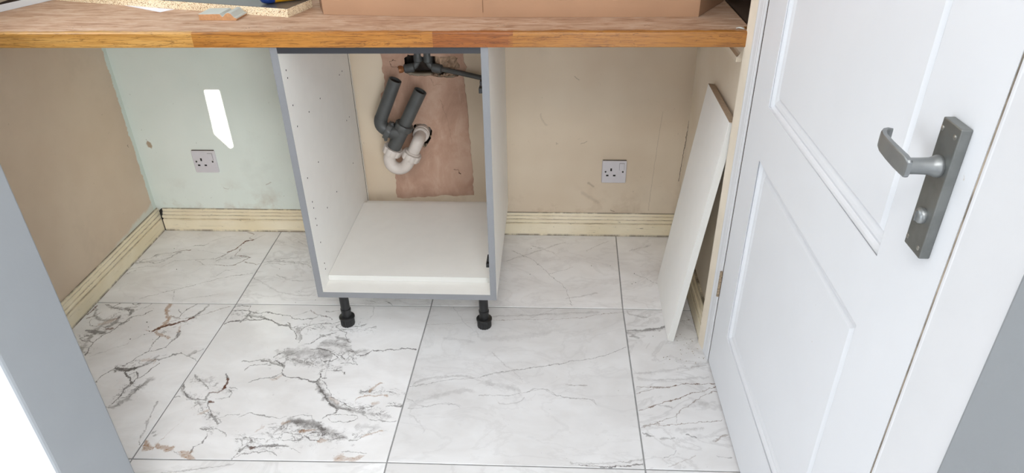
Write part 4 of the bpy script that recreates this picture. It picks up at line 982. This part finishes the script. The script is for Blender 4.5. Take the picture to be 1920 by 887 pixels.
# ------------------------------------------------------------------ base cabinet
cab = empty('base_cabinet', (-.189, -.32, 0), label='open white sink base cabinet with grey front edges on black legs', cat='cabinet')
xa0, xa1, xb0, xb1, yf, yb, zb, zt = -.4521, -.4341, .0561, .0741, -.6172, -.030, .138, .8745
def side(xo, xi):
    s_ = 1 if xi > xo else -1
    bm = bmesh.new()
    add_prism(bm, [(xo, yf), (xi, yf), (xi, -.0485), (xi - s_ * .012, -.0485), (xi - s_ * .012, -.0435), (xi, -.0435), (xi, yb), (xo, yb)], 'z', zb, zt)
    for f in bm.faces:
        c_ = f.calc_center_median()
        if -.0495 < c_.y < -.0425 and (abs(c_.x - xi) > .0005 or abs(f.normal.y) > .5) and abs(f.normal.z) < .5 and abs(c_.x - xo) > .001: f.material_index = 1
    o = obj('side_panel', bm, [M['cab_white'], M['shaded_raw_groove']], cab)
    obj('edge_band', box(min(xo, xi), max(xo, xi), yf - .0009, yf, zb, zt), M['cab_grey'], o, label='grey front edging')
    return o
sl = side(xa0, xa1); sr = side(xb1, xb0)
HOLES = [(-0.584,0.808),(-0.583,0.788),(-0.582,0.716),(-0.477,0.658),(-0.372,0.658),(-0.164,0.659),(-0.131,0.66),(-0.124,0.505),(-0.158,0.506),(-0.578,0.657),(-0.575,0.506),(-0.572,0.431),(-0.571,0.411),(-0.571,0.377),(-0.571,0.355),(-0.567,0.296),(-0.567,0.224),(-0.567,0.204),(-0.361,0.353),(-0.465,0.354),(-0.249,0.167),(-0.473,0.506),(-0.156,0.354)]
bm = bmesh.new()
for yy, zz in HOLES:
    if yy < -.05: add_tube(bm, [(xa1 - .001, yy, zz), (xa1 + .0003, yy, zz)], .0024, 8)
obj('drill_holes', bm, M['dark_hole'], sl, kind='stuff')
o = obj('bottom_panel', box(xa1, xb0, yf, -.052, zb, zb + .018), M['cab_white'], cab)
obj('edge_band', box(xa1, xb0, yf - .0009, yf, zb, zb + .018), M['cab_grey'], o, label='grey front edging')
o = obj('front_rail', box(xa1, xb0, yf + .0001, yf + .09, .8595, zt), M['cab_white'], cab)
obj('edge_band', box(xa1, xb0, yf - .0008, yf, .8595, zt), M['rail_grey'], o, label='dark grey front edging')
obj('back_rail', box(xa1, xb0, -.15, -.05, .8565, zt), M['cab_white'], cab)
for zz in (.772, .258):
    o = obj('hinge_plate', box(xb0 - .0016, xb0 + .0005, -.600, -.560, zz - .020, zz + .020, bev=.0006), M['brass'], cab)
    bm = box(xb0 - .010, xb0 - .0014, -.604, -.572, zz - .016, zz - .003, bev=.001); add_box(bm, xb0 - .007, xb0 - .0014, -.602, -.58, zz + .002, zz + .014, bev=.001)
    obj('hinge_arm', bm, M['black_plastic'], o)
for lx, ly in ((-.395, -.566), (.029, -.563), (-.395, -.11), (.029, -.11)):
    bm = tube([(lx, ly, .022), (lx, ly, .052), (lx, ly, .0525), (lx, ly, .060), (lx, ly, .0605), (lx, ly, .1379)], [.0145, .0145, .0155, .0155, .0138, .0138], 16)
    lg = obj('leg', bm, M['black_plastic'], cab, smooth=True)
    bm = bmesh.new(); add_ribbed(bm, (lx, ly, .0125), (0, 0, 1), .0215, .025, 16, .0012)
    add_tube(bm, [(lx, ly, .024), (lx, ly, .0255), (lx, ly, .030), (lx, ly, .032)], [.022, .0238, .0238, .021], 32)
    obj('foot', bm, M['black_plastic'], lg, smooth=True)
o = obj('shelf_board', box(xa1 + .0006, xb0 - .0006, -.5552, -.098, zb + .0184, zb + .0362), M['cab_white'], loc=(-.189, -.33, zb + .018),
    label='loose white shelf board lying on the floor of the open cabinet', cat='shelf')
obj('edge_band', box(xa1 + .0006, xb0 - .0006, -.556, -.5552, zb + .0184, zb + .0362), M['cab_edge_dulled'], o, label='white front edging toned down against strong light')

# ------------------------------------------------------------------ loose white panel leaning by the door frame
def panel_matrix():
    a = Vector((-0.0206, 0.1248, -0.0249)); return Matrix.Translation((.5771, -.6193, .0028)) @ Matrix.Rotation(a.length, 4, a.normalized())
PM = panel_matrix()
pn = empty('leaning_panel', (.585, -.46, 0), label='narrow white panel leaning against the right wall beside the door frame', cat='panel')
bm = box(0, .018, .0, .311, 0, .6865, bev=.0005, seg=1, M=PM); o = obj('board', bm, M['panel_white'], pn)
obj('edge_band', box(.0003, .0177, -.0009, 0, .0004, .6862, M=PM), M['cab_edge_dulled'], o, label='white front edging toned down against strong light')
bm = box(.0004, .0176, .0004, .3106, .6865, .6878, M=PM); obj('raw_edge', bm, M['board_raw'], pn, label='unedged brownish top end')

# ------------------------------------------------------------------ sockets
def socket(loc, label):
    s = empty('wall_socket', loc, label, 'socket', None)
    L = Vector(loc); A = lambda x0, x1, y0, y1, z0, z1, **k: box(L.x + x0, L.x + x1, L.y + y0, L.y + y1, L.z + z0, L.z + z1, **k)
    bm = bmesh.new(); f = .043; b = .0405
    rings = []
    for h, yy, rr in ((.0425, 0, .003), (.043, -.0015, .0035), (.043, -.006, .0035), (.0418, -.0085, .0035), (.040, -.0092, .003)):
        ring = []
        for cx, cz, a0 in ((1, 1, 0), (-1, 1, 90), (-1, -1, 180), (1, -1, 270)):
            for k in range(4):
                an = math.radians(a0 + k * 30); ring.append(bm.verts.new(L + Vector((cx * (h - rr) + rr * math.cos(an), yy, cz * (h - rr) + rr * math.sin(an)))))
        rings.append(ring)
    for r0, r1 in zip(rings, rings[1:]):
        for k in range(16): bm.faces.new((r0[k], r0[(k + 1) % 16], r1[(k + 1) % 16], r1[k]))
    bm.faces.new(rings[-1]); bm.faces.new(rings[0])
    obj('faceplate', bm, M['socket_white'], s)
    r = obj('rocker_frame', A(.0170, .0345, -.0094, -.0088, .0075, .0345), M['gap_dark'], s)
    bm = A(.0177, .0338, -.0112, -.0092, .0082, .0338, bev=.0006); obj('rocker_switch', bm, M['socket_white'], s)
    for x, z, w_, h_ in ((-.0110, .0095, .0030, .0054), (-.0235, -.0128, .0044, .0030), (.0010, -.0128, .0044, .0030)):
        obj('pin_hole', A(x - w_, x + w_, -.0095, -.0088, z - h_, z + h_), M['dark_hole'], s)
    for x in (-.0302, .0302):
        q = obj('screw', tube([L + Vector((x, -.0085, .0025)), L + Vector((x, -.0097, .0025))], .0036, 14), M['brass'], s)
        obj('screw_recess', tube([L + Vector((x, -.0088, .0012)), L + Vector((x, -.0099, .0012))], .0030, 12), M['dark_hole'], q)
    bm = bmesh.new(); add_box(bm, L.x - .041, L.x + .041, L.y - .0060, L.y - .0005, L.z + .0428, L.z + .0440)
    obj('top_grime', bm, M['gap_dark'], s, label='dirt line along the top edge')
    return s
s1 = socket((-1.0248, 0, .2843), 'white single socket on the mint wall left of the cabinet')
s2 = dup(s1, (.4492, 0, .2572)); s2['label'] = 'white single socket on the cream wall right of the cabinet'
for s_ in (s1, s2): s_['group'] = 'single wall sockets'

# ------------------------------------------------------------------ waste trap
YP = -.082
U = Vector((.4617, 0, .887)); Rr = Vector((.887, 0, -.4617))
def P_(x, z, y=YP): return Vector((x, y, z))
trap = empty('waste_trap', (-.27, -.04, .30), label='tilted grey twin waste pipes on a white plastic trap entering the wall', cat='waste pipe')
rt, rc, n1, n2 = P_(-.200, .579), P_(-.267, .455), P_(-.316, .365), P_(-.251, .3485)
o = obj('waste_pipe', tube([rt, rc - U * .02], .0212, 28, bore0=.13), M['grey_pipe'], trap, smooth=True)
obj('bore_shade', tube([rt - U * .008, rt - U * .10], .0181, 24), M['specks_and_shade'], o)  # dark plug paints the shade inside the open pipe
lt, lb = P_(-.279, .616), P_(-.352, .4585)
dl = (lt - lb).normalized(); C0 = P_(-.2855, .422)
db = (C0 - lb).normalized()
bend = [lb + dl * .03 * (1 - t) ** 2 + db * .03 * t ** 2 for t in [k / 8 for k in range(9)]]
o = obj('waste_pipe', tube([lt, lb + dl * .028], .0212, 28, bore0=.13), M['grey_pipe'], trap, smooth=True)
obj('bore_shade', tube([lt - dl * .008, lt - dl * .10], .0181, 24), M['specks_and_shade'], o)  # same painted shade inside the left pipe
obj('elbow', tube(bend + [lb + db * .05], .0222, 28), M['grey_pipe'], trap, smooth=True)
bm = tube([rc + U * .004, rc - U * .03, n1 + U * .004], [.0236, .0236, .0228], 28); add_tube(bm, [C0 + U * .012 - db * .0, lb + db * .045], .0236, 28)
obj('tee', bm, M['grey_pipe'], trap, smooth=True)
bm = bmesh.new(); add_ribbed(bm, rc, U, .0315, .020, 10, .002); obj('ring_nut', bm, M['grey_pipe'], trap, smooth=True)
bm = bmesh.new(); add_ribbed(bm, lb + db * .036, db, .0315, .018, 10, .002)
for k in (0, 1):
    a_ = U if k else -U
    add_box(bm, -.004, .004, -.006, .006, -.004, .004, M=Matrix.Translation(lb + db * .040 + a_ * .032 + Vector((0, -.006, 0))))
obj('ring_nut', bm, M['grey_pipe'], trap, smooth=True)
bm = bmesh.new(); add_ribbed(bm, n1 + U * .004, U, .0330, .024, 10, .0024); obj('compression_nut', bm, M['white_plastic'], trap, smooth=True)
bm = bmesh.new(); add_ribbed(bm, n2, U, .0330, .024, 10, .0024); obj('compression_nut', bm, M['white_plastic'], trap, smooth=True)
a0 = n1 - U * .006; sep = (n2 - n1); rad = sep.dot(Rr) / 2; c0 = a0 + Rr * rad - U * .010
pth = [a0] + [c0 - Rr * rad * math.cos(t) - U * rad * 1.12 * math.sin(t) for t in [math.pi * k / 16 for k in range(17)]] + [n2 - U * .004]
obj('u_bend', tube(pth, .0212, 28), M['white_plastic'], trap, smooth=True)
H_ = Vector((-.2205, 0, .4010)); up = n2 + U * ((H_ - n2).dot(U) - .016)
corner = n2 + U * (H_ - n2).dot(U)
pth = [n2, up] + [up * (1 - t) ** 2 + corner * 2 * t * (1 - t) + (corner + Vector((0, .018, 0))) * t ** 2 for t in [k / 8 for k in range(1, 9)]] + [Vector((corner.x, .03, corner.z))]
obj('outlet_pipe', tube(pth, .0205, 28), M['white_plastic'], trap, smooth=True)
bm = bmesh.new(); ce = Vector((corner.x, 0, corner.z))
add_tube(bm, [n2 + U * .011, n2 + U * .0145, n2 + U * .018], [.0240, .0262, .0226], 28); obj('seal_ring', bm, M['white_plastic'], trap, smooth=True)
bm = tube([ce + Vector((0, -.034, 0)), ce + Vector((0, -.031, 0)), ce + Vector((0, -.026, 0)), ce + Vector((0, -.0255, 0)), ce + Vector((0, -.019, 0)), ce + Vector((0, -.0185, 0)), ce + Vector((0, -.010, 0)), ce + Vector((0, .03, 0))], [.0245, .0275, .0275, .0255, .0255, .0285, .0285, .0265], 32)
obj('wall_collar', bm, M['white_plastic'], trap, smooth=True)

# ------------------------------------------------------------------ supply elbows in the upper cavity
def bez(a, b, c, n=8): return [a * (1 - t) ** 2 + b * 2 * t * (1 - t) + c * t ** 2 for t in [k / n for k in range(n + 1)]]
V3 = Vector
def supply(name, pts, label, tail, tail_m, tail_r, stub):
    a, b, c = pts; o = empty(name, b, label, 'pipe fitting'); o['group'] = 'supply pipe elbows'
    obj('elbow_body', tube(bez(a, b, c), .0105, 20), M['pushfit'], o, smooth=True)
    for p, d in ((a, (a - b).normalized()), (c, (c - b).normalized())):
        obj('collar', tube([p - d * .016, p - d * .013, p + d * .006, p + d * .008, p + d * .0165, p + d * .019], [.0118, .0150, .0156, .0146, .0146, .0118], 24), M['pushfit'], o, smooth=True)
    if stub: obj('riser', tube([a, a + (a - b).normalized() * .09], .0085, 16), M['grey_pipe'], o, smooth=True)
    obj('tail_pipe', tube(tail, tail_r, 18), tail_m, o, smooth=True)
ye = .006
supply('supply_elbow', (V3((-.2165, ye, .664)), V3((-.2180, ye, .632)), V3((-.246, ye - .006, .629))), 'grey elbow with a copper capped left end in the wall cavity',
       [V3((-.246, ye - .006, .629)), V3((-.266, ye - .012, .6275)), V3((-.270, ye - .013, .627)), V3((-.281, ye - .016, .626))], M['copper'], [.0085, .0085, .0118, .0118], True)
supply('supply_elbow', (V3((-.1840, ye, .662)), V3((-.1835, ye, .630)), V3((-.156, ye - .004, .627))), 'grey elbow feeding the pipe that runs right inside the cabinet',
       [V3((-.156, ye - .004, .627)), V3((-.12, ye - .010, .6225)), V3((-.08, ye - .018, .6165)), V3((-.03, ye - .026, .608)), V3((.02, ye - .031, .597)), V3((.0535, ye - .033, .5905))], M['grey_pipe'], .0082, False)

# ------------------------------------------------------------------ things on the worktop
# cardboard box with open ends
Z0 = ZT + .0004; BH = .30
box_ = empty('cardboard_box', (.11, -.28, Z0), label='large brown cardboard box with an open right flap on the worktop', cat='box')
FR = [(-.360, -.455), (-.18, -.474), (.052, -.491), (.055, -.4905), (.33, -.494), (.580, -.493)]
def sheet(name, pts, th, z0, z1, m, parent, **k):
    bm = bmesh.new(); ins = []
    for i, p in enumerate(pts):
        a = Vector(pts[max(0, i - 1)]); b = Vector(pts[min(len(pts) - 1, i + 1)]); d = (b - a).normalized(); ins.append((p[0] - d.y * th, p[1] + d.x * th))
    add_prism(bm, list(pts) + list(reversed(ins)), 'z', z0, z1); return obj(name, bm, m, parent, **k)
fp = sheet('front_panel', FR, .005, Z0, Z0 + BH, M['cardboard'], box_)
obj('crease', box(.0520, .0535, -.4918, -.4900, Z0 + .012, Z0 + BH), M['cardboard_in'], fp)
sheet('back_panel', [(-.36, -.09), (.58, -.09)], .005, Z0, Z0 + BH, M['cardboard'], box_)
obj('base_panel', box(-.36, .58, -.448, -.092, Z0, Z0 + .005), M['cardboard_in'], box_)
obj('top_panel', box(-.36, .58, -.448, -.092, Z0 + BH - .005, Z0 + BH), M['cardboard'], box_)
sheet('end_flap', [(.5805, -.4925), (.672, -.332)], .005, Z0 + .001, Z0 + BH, M['cardboard'], box_)
sheet('end_flap', [(-.392, -.375), (-.3610, -.4545)], .005, Z0 + .001, Z0 + BH, M['cardboard_in'], box_)
# chipboard strip
ch = empty('chipboard_offcut', (-.8, -.33, ZT), label='long chipboard offcut with grey laminate top lying along the worktop', cat='offcut')
e0 = Vector((-.4420, -.4840)); du = Vector((-.9635, .2676)); dv = Vector((.2676, .9635)); Lc, Wc = .765, .112
q = [e0, e0 + dv * Wc, e0 + dv * Wc + du * Lc, e0 + du * Lc]
bm = bmesh.new(); add_prism(bm, [tuple(p) for p in q], 'z', ZT + .0003, ZT + .0212); obj('core', bm, M['chip'], ch)
bm = bmesh.new(); add_prism(bm, [tuple(p) for p in q], 'z', ZT + .0212, ZT + .0222); obj('laminate', bm, M['laminate'], ch)
# white paper slip under it
bm = bmesh.new(); add_prism(bm, [(-.945, -.344), (-.806, -.423), (-.7835, -.3905), (-.80, -.3875), (-.92, -.3505)], 'z', ZT + .0001, ZT + .0006)
obj('paper_slip', bm, M['paper'], loc=(-.86, -.38, ZT), label='white slip of paper poking out from under the chipboard offcut', cat='paper')
# moulding sample
ms = empty('moulding_sample', (-.61, -.48, ZT), label='short end of grey primed skirting moulding on the worktop front edge', cat='moulding')
prof = [(-.660, .0), (-.659, .0142), (-.6035, .0155), (-.5985, .0095), (-.5960, .0090), (-.592, .0122), (-.587, .0168), (-.581, .0188), (-.575, .0168), (-.570, .0108), (-.5665, .0070), (-.5620, .0060), (-.5612, .0040), (-.5630, 0)]
bm = bmesh.new(); add_prism(bm, [(x, ZT + .0003 + z) for x, z in prof], 'y', -.512, -.452)
MS = Matrix.Translation((-.61, -.48, 0)) @ Matrix.Rotation(math.radians(-3), 4, 'Z') @ Matrix.Translation((.61, .48, 0))
bmesh.ops.transform(bm, matrix=MS, verts=bm.verts); obj('core', bm, M['mdf'], ms)
face = prof[1:-1]; bm = bmesh.new()
add_prism(bm, [(x, ZT + .0003 + z) for x, z in face] + [(x + (.0004 if i < 2 else 0), ZT + .0016 + z) for i, (x, z) in reversed(list(enumerate(face)))], 'y', -.5118, -.452)
bmesh.ops.transform(bm, matrix=MS, verts=bm.verts); obj('painted_face', bm, M['sample_paint'], ms, label='grey primed moulded face')
# adhesive tube lying on the offcut
tb = empty('adhesive_tube', (-.47, -.41, ZT + .0222), label='yellow tube with a blue end lying on the chipboard offcut', cat='tube')
rT = .0245; zt_ = ZT + .0226 + rT; ax = Vector((.84, .545, 0)).normalized(); j0 = Vector((-.497, -.420, zt_))
obj('cap', tube([j0 - ax * .034, j0 - ax * .033, j0 - ax * .030, j0 - ax * .024, j0 - ax * .014, j0], [.010, .0165, .0205, .0232, rT + .0005, rT + .0005], 36), M['tube_blue'], tb, smooth=True)
obj('body', tube([j0, j0 + ax * .096], rT, 36), M['tube_yellow'], tb, smooth=True)
sd = ax.cross(Vector((0, 0, 1)))
bm = bmesh.new()
for k, (o_, a_) in enumerate(((-.026, .55), (-.020, .35), (-.013, .15))):
    pts = [j0 + ax * (o_ + .004 * math.sin(t * 2)) + (sd * math.cos(a_ + t) + Vector((0, 0, 1)) * math.sin(a_ + t)) * (rT + (.0012 if o_ > -.02 else -.0010)) for t in [i * .12 for i in range(5)]]
    add_tube(bm, pts, [.0006, .0012, .0014, .0012, .0006], 8)
obj('print_mark', bm, M['tube_white'], tb, label='white curved strokes on the blue end')

# ------------------------------------------------------------------ crumbs
def crumbs(name, spots, n, m, label, cat, zbase, seed, s0=.0006, s1=.0022, flat=1):
    rnd = random.Random(seed); bm = bmesh.new()
    for k in range(n):
        cx, cy, sp = spots[k % len(spots)]
        x = cx + rnd.gauss(0, sp); y = cy + rnd.gauss(0, sp); r = rnd.uniform(s0, s1)
        rr = bmesh.ops.create_icosphere(bm, subdivisions=1, radius=r); a = rnd.uniform(0, 3.14); e = rnd.uniform(1, 2.2)
        for v in rr['verts']:
            px, py, pz = v.co.x * e, v.co.y, v.co.z * flat
            v.co = Vector((x + px * math.cos(a) - py * math.sin(a), y + px * math.sin(a) + py * math.cos(a), zbase + r * flat * .9 + pz))
    return obj(name, bm, m, loc=(spots[0][0], spots[0][1], zbase), label=label, cat=cat, kind='stuff')
crumbs('floor_crumbs', [(.595, -.700, .018), (.605, -.690, .03), (.640, -.650, .02), (.63, -.60, .02), (.60, -.64, .03), (.655, -.69, .012)], 46, M['debris'], 'dirt crumbs on the tiles at the foot of the leaning panel', 'debris', 0, 21, .0004, .0013)
crumbs('floor_specks', [(-1.148, -.150, .0), (-1.075, -.285, .0), (-1.03, -.58, 0), (-1.0, -.62, .02), (-.95, -.66, .02), (-.55, -.45, .05), (.25, -.25, .1), (.52, -.3, .06), (-.6, -.3, .06)], 40, M['specks_and_shade'], 'few dark specks scattered over the marble tiles', 'debris', 0, 22, .0007, .0014)
crumbs('sawdust', [(-.47, -.606, .012), (-.50, -.592, .012), (-.42, -.58, .012), (.1, -.565, .012), (.45, -.575, .012), (-.95, -.58, .012)], 70, M['board_raw'], 'pale sawdust grains along the dusty worktop edge', 'debris', ZT, 23, .0003, .0009)
bm = tube([(.646, -.604, ZT + .0018), (.652, -.606, ZT + .0035), (.658, -.608, ZT + .003), (.662, -.612, ZT + .002)], [.0010, .0017, .0018, .001], 10)
obj('plaster_flake', bm, M['sample_paint'], loc=(.652, -.604, ZT), label='small pale filler flake at the right end of the worktop', cat='debris')
